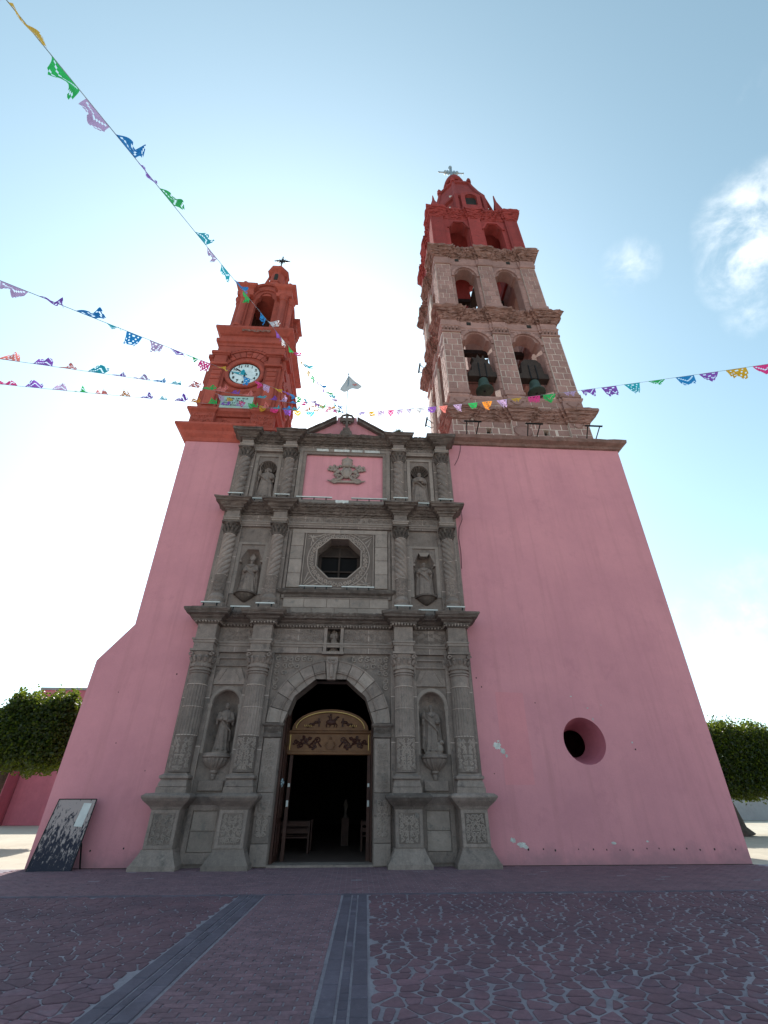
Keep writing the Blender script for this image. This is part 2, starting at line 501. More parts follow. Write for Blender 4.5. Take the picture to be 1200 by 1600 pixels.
# nave behind, hollow, open at the door
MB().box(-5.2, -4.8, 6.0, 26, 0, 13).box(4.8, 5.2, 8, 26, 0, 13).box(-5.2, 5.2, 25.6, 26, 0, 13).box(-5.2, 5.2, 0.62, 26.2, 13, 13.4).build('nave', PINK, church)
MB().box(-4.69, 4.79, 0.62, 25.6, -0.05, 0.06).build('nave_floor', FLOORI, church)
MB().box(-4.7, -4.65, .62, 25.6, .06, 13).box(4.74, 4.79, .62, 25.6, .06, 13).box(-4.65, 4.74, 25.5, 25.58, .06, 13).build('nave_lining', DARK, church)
# block cornices: red on the left tower base, mossy stone on the right
mc = MB()
mc.mould([(-7.45, 4.4), (-7.45, 0.02), (-4.2, 0.02)][::1], [(-.05, 15.6), (.06, 15.62), (.10, 15.8), (.22, 15.95), (.26, 16.1), (.5, 16.3), (.5, 16.42), (-.05, 16.5)], rough=.006)
mc.build('tower_base_cornice', REDC, church)
mc = MB()
mc.mould([(5.0, 0.0), (13.28, 0.0), (13.28, 8.0)], [(-.05, 15.95), (.10, 15.98), (.14, 16.1), (.34, 16.2), (.38, 16.38), (-.05, 16.45)], rough=.03)
mc.build('tower_base_cornice', TOWERC, church)
MB().box(5.0, 13.2, 0.05, 7.9, 15.96, 16.3).box(-7.4, -4.8, .05, 5.9, 15.96, 16.3).build('roof_slab', TOWERC, church)
# peeled plaster, small holes, faint repaired patch
def flake(cx, cz, w, h, seed):
    q = random.Random(seed)
    n = 22
    o = [(cx + w * (0.55 + .45 * q.random()) * cos(2 * pi * i / n), cz + h * (0.5 + .5 * q.random()) * sin(2 * pi * i / n)) for i in range(n)]
    MB().plate(o, [], front, -0.004 - .0003 * seed, 0.01).build('peeled_patch', PALEP, church)
flake(5.50, 3.08, .16, .15, 1); flake(5.66, 2.93, .10, .11, 2); flake(5.77, 2.80, .05, .06, 3); flake(5.55, 3.22, .05, .03, 15)
flake(5.63, .60, .10, .08, 4); flake(5.86, .50, .15, .08, 5); flake(5.98, .44, .09, .06, 6)
flake(8.66, .52, .09, .05, 7); flake(9.7, .56, .05, .03, 8); flake(8.9, 3.9, .03, .05, 10); flake(8.8, 4.25, .05, .02, 11)
flake(10.05, 3.2, .03, .04, 12); flake(9.3, 4.35, .02, .02, 13); flake(8.3, 4.62, .05, .02, 14)
for x in (6.05, 6.5, 6.85, 7.55, 8.0, 8.4, 8.8, 9.2, 9.63, 10.0, 10.45, 10.85, 11.25, 11.7, 12.35):
    z = .37 + R.uniform(-.02, .02); r_ = R.uniform(.016, .026)
    MB().add([(x + r_ * cos(a * pi / 4), -.003, z + r_ * 1.2 * sin(a * pi / 4)) for a in range(8)] + [(x + r_ * cos(a * pi / 4), .01, z + r_ * 1.2 * sin(a * pi / 4)) for a in range(8)],
             [tuple(range(8))] + [(i, (i + 1) % 8, 8 + (i + 1) % 8, 8 + i) for i in range(8)]).build('small_hole', DARK, church)
for x, z in ((-5.25, 5.2), (-5.5, 2.35), (-6.9, .42), (-6.45, .40), (-5.55, .45), (-7.0, 4.6), (-6.6, 3.1), (5.3, 2.3), (10.1, 3.0), (7.0, 4.4), (5.2, 4.9), (5.05, 5.2)):
    r_ = R.uniform(.014, .024)
    MB().add([(x + r_ * cos(a * pi / 4), -.003, z + r_ * 1.2 * sin(a * pi / 4)) for a in range(8)] + [(x + r_ * cos(a * pi / 4), .01, z + r_ * 1.2 * sin(a * pi / 4)) for a in range(8)],
             [tuple(range(8))] + [(i, (i + 1) % 8, 8 + (i + 1) % 8, 8 + i) for i in range(8)]).build('small_hole', DARK, church)

PINKR = material('repainted_pink', (.60, .225, .25), (.55, .205, .235), scale=1.2, bump=0.25, bscale=22, fine=0.04, streak=.1)
MB().plate([(5.62, 2.0), (6.55, 2.0), (6.62, 4.72), (5.66, 4.74)], [], front, -.003, .01).build('repaired_patch', PINKR, church)
# ------------------------------------------------------------------ carved stone portal
portal = empty('stone_portal', (0, 0, 0), 'carved grey stone front of three tiers with fluted and twisted columns round the door', 'portal')
YW = -0.08          # face of the portal wall
CX = {1: (4.38, 2.47), 2: (4.38, 2.47), 3: (4.42, 2.46)}
DO = [(-1.48, 0), (-1.48, 3.68), (-1.19, 4.5), (-.52, 5.06), (.52, 5.06), (1.19, 4.5), (1.48, 3.68), (1.48, 0)]
AP = .86
OCT = [(AP / cos(pi / 8) * cos(pi / 8 + k * pi / 4), 9.68 + AP / cos(pi / 8) * sin(pi / 8 + k * pi / 4)) for k in range(8)]
holes = [DO, OCT]
NI = []
for s in (-1, 1):
    NI.append((s * 3.40, .43, 2.82, 4.22, 4.68, 1)); NI.append((s * 3.42, .44, 8.1, 9.5, 10.0, 2)); NI.append((s * 3.43, .42, 12.45, 14.1, 14.55, 3))
NI.append((0, .24, 5.98, 6.75, 7.02, 4))
def niche_out(cx, hw, z0, zs, zt, k):
    if k == 2: return [(cx - hw, z0), (cx + hw, z0), (cx + hw, zs), (cx + hw * .5, zt), (cx - hw * .5, zt), (cx - hw, zs)]
    return arch(cx, hw, z0, zs, zt, 12)
for n_ in NI: holes.append(niche_out(*n_))
outer = [(-4.88, 0), (-1.5, 0), (-1.48, 0)]
po = [(-4.88, 0)] + DO[:1] + DO[1:] + [(4.88, 0), (4.88, 15.9), (-4.88, 15.9)]
MB().plate(po, holes[1:], front, YW, .62).build('wall', STONE, portal)
# niche shells
for cx, hw, z0, zs, zt, k in NI:
    m = MB(); o = niche_out(cx, hw, z0, zs, zt, k); dp = .48 if k < 4 else .3
    zc = zs; ring = []
    for t in range(7):
        a = t / 6 * pi / 2
        sc, y = cos(a) * .999 + .001, YW + .02 + dp * sin(a)
        sc = max(sc, .02)
        ring.append([(cx + (x - cx) * sc, y, (zc + (z - zc) * sc) if z > zc else z) for x, z in o])
    n = len(o); vs = [p for q in ring for p in q]
    m.add(vs, [(r_ * n + i, r_ * n + (i + 1) % n, (r_ + 1) * n + (i + 1) % n, (r_ + 1) * n + i) for r_ in range(6) for i in range(n)])
    m.box(cx - hw, cx + hw, YW + .01, YW + dp, z0 - .02, z0 + .01)
    nc = m.build('niche', STONE, portal, smooth=30)
    # frame round the niche
    fr = MB()
    if k == 1:
        for s in (-1, 1):
            fr.box(cx + s * (hw + .07) - .05, cx + s * (hw + .07) + .05, YW - .05, YW + .02, z0, zs - .08)
            fr.box(cx + s * (hw + .08) - .09, cx + s * (hw + .08) + .09, YW - .09, YW + .02, zs - .08, zs + .02)
            fr.box(cx + s * (hw + .08) - .075, cx + s * (hw + .08) + .075, YW - .07, YW + .02, zs - .14, zs - .08)
        fr.plate(arc(cx, zs + .02, hw + .13, 0, pi, 16, zt - zs + .11) + arc(cx, zs + .02, hw + .02, pi, 0, 16, zt - zs + .0), [], front, YW - .05, YW + .02)
        # fluted console under the statue
        def fl(r, a, z): return r * (1 + .07 * cos(16 * a))
        cn = MB(); cn.lathe([(.05, 2.12), (.08, 2.2), (.07, 2.26), (.12, 2.3), (.11, 2.36)], cx, YW - .05, 20)
        cn.lathe([(.10, 2.36), (.17, 2.42), (.28, 2.5), (.36, 2.62), (.37, 2.68)], cx, YW - .02, 64, fn=fl)
        cn.lathe([(.38, 2.68), (.42, 2.71), (.42, 2.76), (.39, 2.78), (.39, 2.82)], cx, YW - .0, 32)
        cn.build('console', STONE, portal, smooth=40)
    elif k in (2, 3):
        for s in (-1, 1):
            fr.box(cx + s * (hw + .09) - .07, cx + s * (hw + .09) + .07, YW - .045, YW + .02, z0, zt + .2)
        fr.box(cx - hw - .18, cx + hw + .18, YW - .05, YW + .02, zt + .2, zt + .3)
        if k == 2:
            for s in (-1, 1):
                fr.box(cx + s * (hw - .02) - .05, cx + s * (hw - .02) + .05, YW - .03, YW + .3, zs - .06, zs + .02)
            if cx > 0: fr.plate([(cx - .13, zt - .14), (cx + .13, zt - .14), (cx + .22, zt + .02), (cx - .22, zt + .02)], [], front, YW - .03, YW + .2)
            cn = MB(); cn.lathe([(.04, 7.78), (.16, 7.86), (.30, 7.97), (.34, 8.03), (.42, 8.05), (.42, 8.11), (.36, 8.13)], cx, YW - .02, 28, fn=lambda r, a, z: r * (1 + .03 * cos(12 * a)))
            cn.build('console', STONE_D, portal, smooth=40)
        else:
            def shell(r, a, z): return r
            sh = MB()
            for q in range(9):
                a = pi * (q + .5) / 9
                sh.tube([(cx + .06 * cos(a), YW + .34, zs + .02), (cx + hw * .6 * cos(a), YW + .3, zs + (zt - zs) * .6 * sin(a)), (cx + hw * .96 * cos(a), YW + .06, zs + (zt - zs) * .94 * sin(a))], [.02, .045, .06], 6)
            sh.build('scallop_shell', STONE_D, portal, smooth=60)
    else:
        fr.plate([(cx - hw - .11, z0 - .02), (cx + hw + .11, z0 - .02), (cx + hw + .11, zs)] + arc(cx, zs, hw + .11, .05, pi - .05, 12, zt - zs + .14) + [(cx - hw - .11, zs)], [niche_out(cx, hw, z0, zs, zt, k)], front, YW - .16, YW + .03)
        fr.box(cx - hw - .14, cx + hw + .14, YW - .2, YW + .05, z0 - .1, z0 - .02)
    if fr.v: fr.build('niche_frame', STONE_L if k != 4 else STONE, portal)

# pilaster strips behind the columns, all tiers
m = MB()
for s in (-1, 1):
    for k, (z0, z1, hw) in {1: (1.6, 6.0, .44), 2: (7.1, 11.1, .36), 3: (12.0, 15.3, .36)}.items():
        for c in CX[k]:
            c = c * s
            zz = [z0, z0 + (z1 - z0) * R.uniform(.3, .36), z0 + (z1 - z0) * R.uniform(.62, .7), z1]
            MB().box(c - hw + .004, c + hw - .004, YW - .094, YW, z0, z1).build('pilaster_joint', TOWERJ, portal)
            for qa, qb in zip(zz[:-1], zz[1:]):
                MB().cbox(c - hw, c + hw, YW - .10, YW + .01, qa + .006, qb - .006, .012, .003).build('pilaster_stone', STONE, portal)

# ---- tier 1 pedestals
def pedestal(c):
    p = MB()
    hw = .40; yf = -.60
    for z0, z1, a, b in ((0, .12, .22, .22), (.12, .40, .20, .04), (.40, .46, .04, .03)):
        y0, y1 = yf - a * .8, yf - b * .8
        vs = [(c - hw - a, y0, z0), (c + hw + a, y0, z0), (c + hw + a, .02, z0), (c - hw - a, .02, z0),
              (c - hw - b, y1, z1), (c + hw + b, y1, z1), (c + hw + b, .02, z1), (c - hw - b, .02, z1)]
        p.add(vs, [(0, 1, 5, 4), (1, 2, 6, 5), (3, 0, 4, 7), (4, 5, 6, 7), (0, 3, 2, 1)])
    b = p.build('plinth', STONE, portal)
    d = MB().box(c - hw, c + hw, yf, YW, .46, 1.38)
    for x0, x1, z0, z1 in ((c - hw + .01, c - hw + .10, .48, 1.36), (c + hw - .10, c + hw - .01, .48, 1.36), (c - hw + .10, c + hw - .10, .48, .56), (c - hw + .10, c + hw - .10, 1.28, 1.36)):
        d.box(x0, x1, yf - .025, yf, z0, z1)
    d.build('pedestal', STONE, portal)
    MB().box(c - hw + .10, c + hw - .10, yf - .004, yf + .01, .56, 1.28).build('sunk_panel', CREV, portal)
    q = MB(); scrolls(q, c - hw + .11, c + hw - .11, .58, 1.26, lambda u, v, h: (u, yf - .010, v), .018, .15, seed=int(c * 10) + 60)
    q.build('carved_panel', STONE_L, portal, smooth=50)
    cp = MB().mould([(c - hw, YW), (c - hw, yf), (c + hw, yf), (c + hw, YW)], [(-.05, 1.36), (.02, 1.38), (.06, 1.44), (.22, 1.58), (.28, 1.66), (.28, 1.70), (.20, 1.76), (-.05, 1.78)], rough=.008)
    cp.box(c - hw - .1, c + hw + .1, yf - .1, YW, 1.5, 1.765)
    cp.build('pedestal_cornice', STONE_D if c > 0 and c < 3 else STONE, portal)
for s in (-1, 1):
    for c in CX[1]: pedestal(s * (c + .03))
# recessed panel between pedestals
for s in (-1, 1):
    c = s * 3.42
    f = MB().plate([(c - .5, .1), (c + .5, .1), (c + .5, 1.5), (c - .5, 1.5)], [[(c - .36, .35), (c + .36, .35), (c + .36, 1.34), (c - .36, 1.34)]], front, YW - .06, YW + .01)
    f.build('panel_frame', STONE, portal)
    for k in range(2): MB().cbox(c - .35, c + .35, YW - .03, YW + .01, .36 + .49 * k, .36 + .49 * k + .475, .01, .002).build('stone', STONE_L, portal)
    MB().mould([(c - .46, YW - .0), (c + .46, YW - .0)], [(-.03, 1.40), (.04, 1.44), (.14, 1.6), (.2, 1.68), (.14, 1.75), (-.03, 1.77)], rough=.006).build('pedestal_cornice', STONE, portal)
    MB().cbox(c - .38, c + .38, YW - .07, YW + .01, 1.82, 2.10, .02).build('panel', STONE, portal)
    # small panel and splayed panel above the niche
    f = MB().plate([(c - .52, 5.46), (c + .52, 5.46), (c + .52, 5.76), (c - .52, 5.76)], [[(c - .45, 5.51), (c + .45, 5.51), (c + .45, 5.71), (c - .45, 5.71)]], front, YW - .06, YW + .01)
    f.build('panel_frame', STONE, portal)
    t_ = MB().plate([(c - .34, 5.38), (c + .34, 5.38), (c + .52, 4.98), (c + .50, 4.88), (c - .50, 4.88), (c - .52, 4.98)], [], front, YW - .05, YW + .01)
    for g_ in (-1, 1):
        t_.tube([(c + g_ * .16, YW - .055, 5.35), (c + g_ * .36, YW - .055, 4.98)], .022, 5)
    t_.box(c - .50, c + .50, YW - .08, YW, 4.86, 4.90)
    t_.build('splayed_panel', STONE, portal)

# ---- columns
def cyl(cx, cy, rad):
    return lambda u, v, h: (cx + (rad + h) * sin(u / rad), cy - (rad + h) * cos(u / rad), v)
def leafcap(m, cx, cy, r0, z0, z1, n=10, rows=2, seed=0):
    q = random.Random(seed)
    H = z1 - z0
    for rw in range(rows):
        for i in range(n):
            a = 2 * pi * (i + .5 * rw) / n
            b = z0 + H * (.12 + .36 * rw)
            dx, dy = cos(a), sin(a)
            w = 2 * pi * r0 / n * .42
            pts = [(cx + dx * (r0 + .00), cy + dy * (r0 + .00), b), (cx + dx * (r0 + .04), cy + dy * (r0 + .04), b + H * .22), (cx + dx * (r0 + .10), cy + dy * (r0 + .10), b + H * .36), (cx + dx * (r0 + .11), cy + dy * (r0 + .11), b + H * .30)]
            m.tube(pts, [w * .8, w, w * .8, w * .4], 5)
def column(c, tier):
    if tier == 1:
        r, cy = .315, -.30
        zb, zd, zs, ze, zc = 1.76, 2.30, 3.28, 5.20, 5.90
    elif tier == 2:
        r, cy = .225, -.27
        zb, zd, zs, ze, zc = 7.25, 7.98, 8.72, 10.50, 11.02
    else:
        r, cy = .225, -.27
        zb, zd, zs, ze, zc = 12.08, 12.45, 12.46, 14.45, 15.0
    e = MB().lathe([(r, zd), (r * 1.01, ze)], c, cy, 24)
    col = bpy.data.objects.new('column', None); C.objects.link(col); col.parent = portal; col.location = (c, cy, zb); col.empty_display_size = .1
    # base
    b = MB()
    if tier == 1:
        b.box(c - .43, c + .43, -.66, YW, zb, zb + .16)
        b.mould([(c - .36, YW), (c - .36, -.60), (c + .36, -.60), (c + .36, YW)], [(-.05, zb + .16), (.05, zb + .17), (.04, zb + .26), (.0, zb + .34), (.06, zb + .38), (.06, zb + .44), (-.05, zb + .5)], rough=.004)
        b.box(c - .33, c + .33, -.57, YW, zb + .16, zd - .02)
    else:
        b.box(c - r * 1.6, c + r * 1.6, cy - r * 1.55, YW, zb, zb + (.22 if tier == 2 else .08))
        z = zb + (.22 if tier == 2 else .08)
        q = (zd - z)
        b.lathe([(r * 1.5, z), (r * 1.58, z + q * .15), (r * 1.5, z + q * .32), (r * 1.25, z + q * .4), (r * 1.2, z + q * .5), (r * 1.34, z + q * .6), (r * 1.36, z + q * .72), (r * 1.15, z + q * .85), (r, z + q)], c, cy, 28)
    b.build('column_base', STONE, col, smooth=35)
    # carved drum
    if tier < 3:
        MB().lathe([(r * 1.02, zd), (r * 1.02, zd + .03), (r, zd + .05), (r, zs - .05), (r * 1.04, zs - .03), (r * 1.04, zs)], c, cy, 28).build('drum', CREV, col, smooth=40)
        d = MB(); scrolls(d, -r * 1.15, r * 1.15, zd + .05, zs - .06, cyl(c, cy, r), .021 if tier == 1 else .017, .155 if tier == 1 else .14, seed=int(abs(c) * 7) + tier)
        d.build('carved_drum', STONE_L if tier == 1 else STONE, col, smooth=40)
    # shaft
    if tier == 1:
        zt_ = 4.78
        def flut(rr, a, z):
            k = 20 * a / (2 * pi)
            return rr * (1.02 - .13 * max(0, abs(sin(k * pi)) - .25))
        m = MB().lathe([(r, zs), (r * .99, zs + .75), (r * .985, 4.0), (r * .965, zt_)], c, cy, 160, fn=flut)
        m.build('fluted_shaft', STONE, col, smooth=35)
        m = MB().lathe([(r * .965, zt_), (r * .955, ze - .08), (r * 1.06, ze - .06), (r * 1.08, ze - .03), (r * 1.0, ze)], c, cy, 28)
        m.lathe([(r * .95, zt_), (r * .95, zt_ + .001)], c, cy, 12)
        m.build('shaft_neck', STONE, col, smooth=40)
    else:
        hand = 1 if c > 0 else -1
        if tier == 2: nst, pit, dep = 5, 17.0, .26
        else: nst, pit, dep = 4, 14.0, .25
        def tw(rr, a, z):
            return rr * (1.04 + dep * (abs(sin((nst * a + hand * pit * z * 1.6) * .5 + .6)) ** .6 - .75))
        nz_ = 120
        m = MB().lathe([(r * .98, zs + (ze - zs) * i / nz_) for i in range(nz_ + 1)], c, cy, 96, fn=tw)
        m.build('twisted_shaft', STONE, col, smooth=50)
    if True:
        for zj in ([3.285, 4.775, 4.1] if tier == 1 else [zs + .005, zs + (ze - zs) * .42, ze - .02]):
            k_ = 1.012 if tier == 1 else 1.03
            MB().lathe([(r * k_, zj), (r * k_, zj + .014)], c, cy, 28).build('mortar_joint', TOWERJ, col)
    # capital
    m = MB()
    m.lathe([(r * .98, ze), (r * 1.12, ze + .02), (r * 1.12, ze + .07), (r * .98, ze + .09), (r * 1.0, ze + (zc - ze) * .4), (r * 1.12, ze + (zc - ze) * .75), (r * 1.3, zc - .1)], c, cy, 28)
    H = zc - ze
    if tier == 1:
        n = 22
        for i in range(n):
            a = 2 * pi * i / n
            m.box(c + r * 1.1 * cos(a) - .02, c + r * 1.1 * cos(a) + .02, cy + r * 1.1 * sin(a) - .02, cy + r * 1.1 * sin(a) + .02, ze + .15, ze + .21)
        m.lathe([(r * 1.0, ze + .12), (r * 1.13, ze + .13), (r * 1.13, ze + .23), (r * 1.0, ze + .24)], c, cy, 28)
        leafcap(m, c, cy, r * 1.02, ze + .26, zc - .05, 12, 1)
        for g_ in (-1, 1):
            for h_ in (-1, 1):
                x = c + g_ * r * 1.08; y = cy - (r * .9 if h_ > 0 else -.02)
                m.tube([(x + .085 * cos(t * .8) * (1 - t / 10), y - .02, zc - .17 + .085 * sin(t * .8) * (1 - t / 10)) for t in range(9)], .028, 5)
        m.box(c - .39, c + .39, cy - .36, YW, zc - .07, zc)
    else:
        leafcap(m, c, cy, r * 1.0, ze + .04, zc - .04, 11, 2)
        m.lathe([(r * 1.25, zc - .12), (r * 1.5, zc - .06), (r * 1.5, zc - .02)], c, cy, 28)
        m.box(c - .34, c + .34, cy - .32, YW, zc - .05, zc)
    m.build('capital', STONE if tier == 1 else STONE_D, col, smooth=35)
for tier in (1, 2, 3):
    for s in (-1, 1):
        for c in CX[tier]: column(s * c, tier)

# ---- entablatures: blocks over the columns, frieze, broken cornice
ENT = {1: dict(z0=5.90, arch=6.22, zc=6.78, zt=7.22, hw=.33, yf=-.58, cor=[(-.03, 6.78), (.05, 6.79), (.05, 6.84), (.14, 6.86), (.14, 6.93), (.17, 6.94), (.24, 6.98), (.25, 7.02), (.38, 7.06), (.39, 7.12), (.42, 7.13), (.46, 7.19), (.46, 7.24), (.30, 7.27), (-.03, 7.28)]),
       2: dict(z0=11.0, arch=11.2, zc=11.55, zt=12.0, hw=.27, yf=-.50, cor=[(-.03, 11.55), (.05, 11.56), (.05, 11.63), (.13, 11.65), (.14, 11.71), (.20, 11.73), (.26, 11.78), (.27, 11.82), (.38, 11.85), (.39, 11.91), (.46, 11.93), (.46, 11.99), (.28, 12.03), (-.03, 12.04)]),
       3: dict(z0=15.0, arch=15.12, zc=15.42, zt=15.9, hw=.25, yf=-.48, cor=[(-.03, 15.42), (.05, 15.43), (.05, 15.49), (.13, 15.51), (.14, 15.57), (.22, 15.60), (.27, 15.65), (.28, 15.69), (.39, 15.72), (.40, 15.79), (.43, 15.80), (.43, 15.85), (.26, 15.89), (-.03, 15.90)])}
for k, e in ENT.items():
    yb = YW - .10
    ctr = sorted([s * c for s in (-1, 1) for c in CX[k]])
    hw = e['hw']; o = hw + .10
    def path(hw, yf, yb, side=True):
        p = [(ctr[0] - hw, .3)] if side else []
        for i, c in enumerate(ctr):
            if i == 0: p += [(c - hw, yf), (c + hw, yf), (c + hw, yb)]
            elif i == len(ctr) - 1: p += [(c - hw, yb), (c - hw, yf), (c + hw, yf)]
            else: p += [(c - hw, yb), (c - hw, yf), (c + hw, yf), (c + hw, yb)]
        if side: p += [(ctr[-1] + hw, .3)]
        return p
    # beam core
    for i, c in enumerate(ctr):
        MB().cbox(c - hw, c + hw, e['yf'], YW - .09, e['z0'], e['zc'] + .02, .012, .004).build('frieze_block', STONE, portal)
    segs = [(-ctr[3] - hw - .0, ctr[0] - hw)] if False else []
    gaps = [(ctr[0] + hw, ctr[1] - hw), (ctr[1] + hw, ctr[2] - hw), (ctr[2] + hw, ctr[3] - hw)]
    for gi, (a, b) in enumerate(gaps):
        n = max(2, round((b - a) / .75))
        cut = [(a, b)]
        if k == 1 and gi == 1: cut = [(a, -.36), (.36, b)]
        for a_, b_ in cut:
            n = max(2, round((b_ - a_) / .8))
            for q in range(n):
                MB().cbox(a_ + (b_ - a_) * q / n + .004, a_ + (b_ - a_) * (q + 1) / n - .004, yb - .0, YW + .01, e['z0'] + .02, e['zc'] + .02, .008, .003).build('frieze_stone', STONE, portal)
            MB().box(a_ + .02, b_ - .02, yb + .006, yb + .02, e['z0'] + .03, e['zc']).build('frieze_joint', TOWERJ, portal)
            f = MB(); scrolls(f, a_ + .06, b_ - .06, e['arch'] + .08, e['zc'] - .03, lambda u, v, h: (u, yb - .006, v), .021, .22, sym=True, seed=gi * 3 + k)
            f.build('carved_frieze', STONE, portal, smooth=50)
    am = MB().mould(path(hw, e['yf'], yb), [(-.02, e['arch'] - .10), (.03, e['arch'] - .09), (.04, e['arch'] - .02), (.07, e['arch']), (.07, e['arch'] + .05), (-.02, e['arch'] + .06)], rough=.004)
    am.build('architrave', STONE_L, portal)
    cm_ = MB().mould(path(hw, e['yf'], yb), e['cor'], rough=.036 if k > 1 else .022, step=.11)
    top = e['cor'][-1][1]
    for i, c in enumerate(ctr): cm_.box(c - hw - .02, c + hw + .02, e['yf'] - .02, yb, e['zc'] + .05, top - .015)
    cm_.box(ctr[0] - hw - .015, ctr[-1] + hw + .015, yb - .02, .2, e['zc'] + .04, top - .02)
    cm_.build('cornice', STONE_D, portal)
    if k == 1:      # dentils
        d = MB(); pp = path(hw + .10, e['yf'] - .10, yb - .10, False)
        pp = [(pp[0][0], -.1)] + pp + [(pp[-1][0], -.1)]
        for i in range(len(pp) - 1):
            a, b = Vector(pp[i]), Vector(pp[i + 1]); ln = (b - a).length
            n = int(ln / .105)
            for q in range(n):
                w = a.lerp(b, (q + .5) / n)
                d.box(w.x - .027, w.x + .027, w.y - .027, w.y + .06, 6.82, 6.905)
        d.build('dentils', STONE_L, portal)['kind'] = 'stuff'
    # loose weathered stones and ragged corners on top of the cornices
    for i, c in enumerate(ctr):
        MB().cbox(c - hw - .30 + R.uniform(-.05, .05), c + hw + .30, e['yf'] - .28, yb, top - .01, top + .035 + R.uniform(0, .02), .02, .012).build('cornice_slab', STONE_D, portal)

# ---- jambs, imposts and voussoirs of the door
for s in (-1, 1):
    x0, x1 = (1.50, 2.00) if s > 0 else (-2.00, -1.50)
    zz = [0.02, .55, 1.2, 1.78, 3.26]
    for a, b in zip(zz[:-1], zz[1:]):
        MB().cbox(x0, x1, YW - .12, YW + .01, a + .004, b - .004, .015, .003).build('jamb_stone', STONE, portal)
    for a, b in ((.7, 1.62), (1.9, 3.15)):
        q = MB(); scrolls(q, x0 + .09, x1 - .09, a, b, lambda u, v, h: (u, YW - .125, v), .019, .16, seed=3)
        q.build('carved_panel', STONE_L, portal, smooth=50)
    im = MB().mould([(x0 - .01, .3), (x0 - .01, YW - .13), (x1 + .01, YW - .13), (x1 + .01, YW)], [(-.05, 3.26), (.03, 3.28), (.03, 3.36), (.0, 3.40), (.02, 3.56), (.08, 3.62), (.08, 3.68), (-.05, 3.70)], rough=.004)
    im.box(x0, x1, YW - .13, .2, 3.30, 3.69)
    scrolls(im, x0, x1, 3.40, 3.58, lambda u, v, h: (u, YW - .15, v), .016, .13, seed=5)
    im.build('impost', STONE_D, portal, smooth=30)
zc0 = 3.69
def ray_poly(a):
    best = None
    for (x1, z1), (x2, z2) in zip(DO[1:6], DO[2:7]):
        dx, dz = cos(a), sin(a)
        ex, ez = x2 - x1, z2 - z1
        den = dx * ez - dz * ex
        if abs(den) < 1e-9: continue
        t = (x1 * ez - (z1 - zc0) * ex) / den
        u = (x1 * dz - (z1 - zc0) * dx) / den
        if t > 0 and -1e-6 <= u <= 1 + 1e-6: best = t if best is None else min(best, t)
    return best or 1.48
nv = 13
for i in range(nv):
    a0, a1 = pi * i / nv + .006, pi * (i + 1) / nv - .006
    ang = [a0 + (a1 - a0) * t / 5 for t in range(6)]
    inner = [(ray_poly(a) * cos(a), zc0 + ray_poly(a) * sin(a)) for a in ang]
    mid = [(max(ray_poly(a) + .02, 1.58) * cos(a), zc0 + max(ray_poly(a) + .02, 1.58) * sin(a)) for a in ang]
    o_ = [(2.0 * cos(a), zc0 + 2.0 * sin(a)) for a in ang]
    v_ = MB()
    v_.plate(inner + mid[::-1], [], front, YW - .09, YW + .3)
    v_.plate(mid + o_[::-1], [], front, YW - .15 - R.uniform(0, .006), YW + .02)
    mo = [(1.64 * cos(a), zc0 + 1.64 * sin(a)) for a in ang]
    v_.tube([(x, YW - .155, z) for x, z in mo], .022, 5)
    v_.tube([(1.97 * cos(a), YW - .155, zc0 + 1.97 * sin(a)) for a in ang], .03, 5)
    v_.build('voussoir', STONE if i % 3 else STONE_L, portal)
k_ = MB().plate([(-.13, 5.02), (.13, 5.02), (.20, 5.78), (-.20, 5.78)], [], front, YW - .22, YW + .02)
k_.tube([(0, YW - .25, 5.10), (0, YW - .27, 5.35), (0, YW - .25, 5.5)], [.05, .065, .04], 8).ball((0, YW - .27, 5.58), .055)
k_.tube([(-.14, YW - .25, 5.60), (0, YW - .25, 5.5), (.14, YW - .25, 5.60)], .03, 6).tube([(-.11, YW - .24, 5.68), (.11, YW - .24, 5.68)], .03, 6)
k_.build('keystone', STONE, portal, smooth=40)
for s in (-1, 1):
    sp = MB()
    q = random.Random(4)
    for i in range(7):
        for j in range(7):
            u = s * (.55 + i * .22); v = 4.35 + j * .23
            if hypot(u, v - zc0) > 2.14 and v < 5.80 and abs(u) < 1.98:
                ph = q.uniform(0, 6)
                sp.tube([(u + .10 * (1 - t / 12) * cos(ph + t * .8), YW - .02, v + .10 * (1 - t / 12) * sin(ph + t * .8)) for t in range(11)], [.028] * 10 + [.042], 5)
                sp.tube([(u + .1 * cos(ph), YW - .02, v + .1 * sin(ph)), (u + .17 * cos(ph + 1), YW - .03, v + .17 * sin(ph + 1))], [.03, .012], 5)
    sp.build('carved_spandrel', STONE_L, portal, smooth=50)

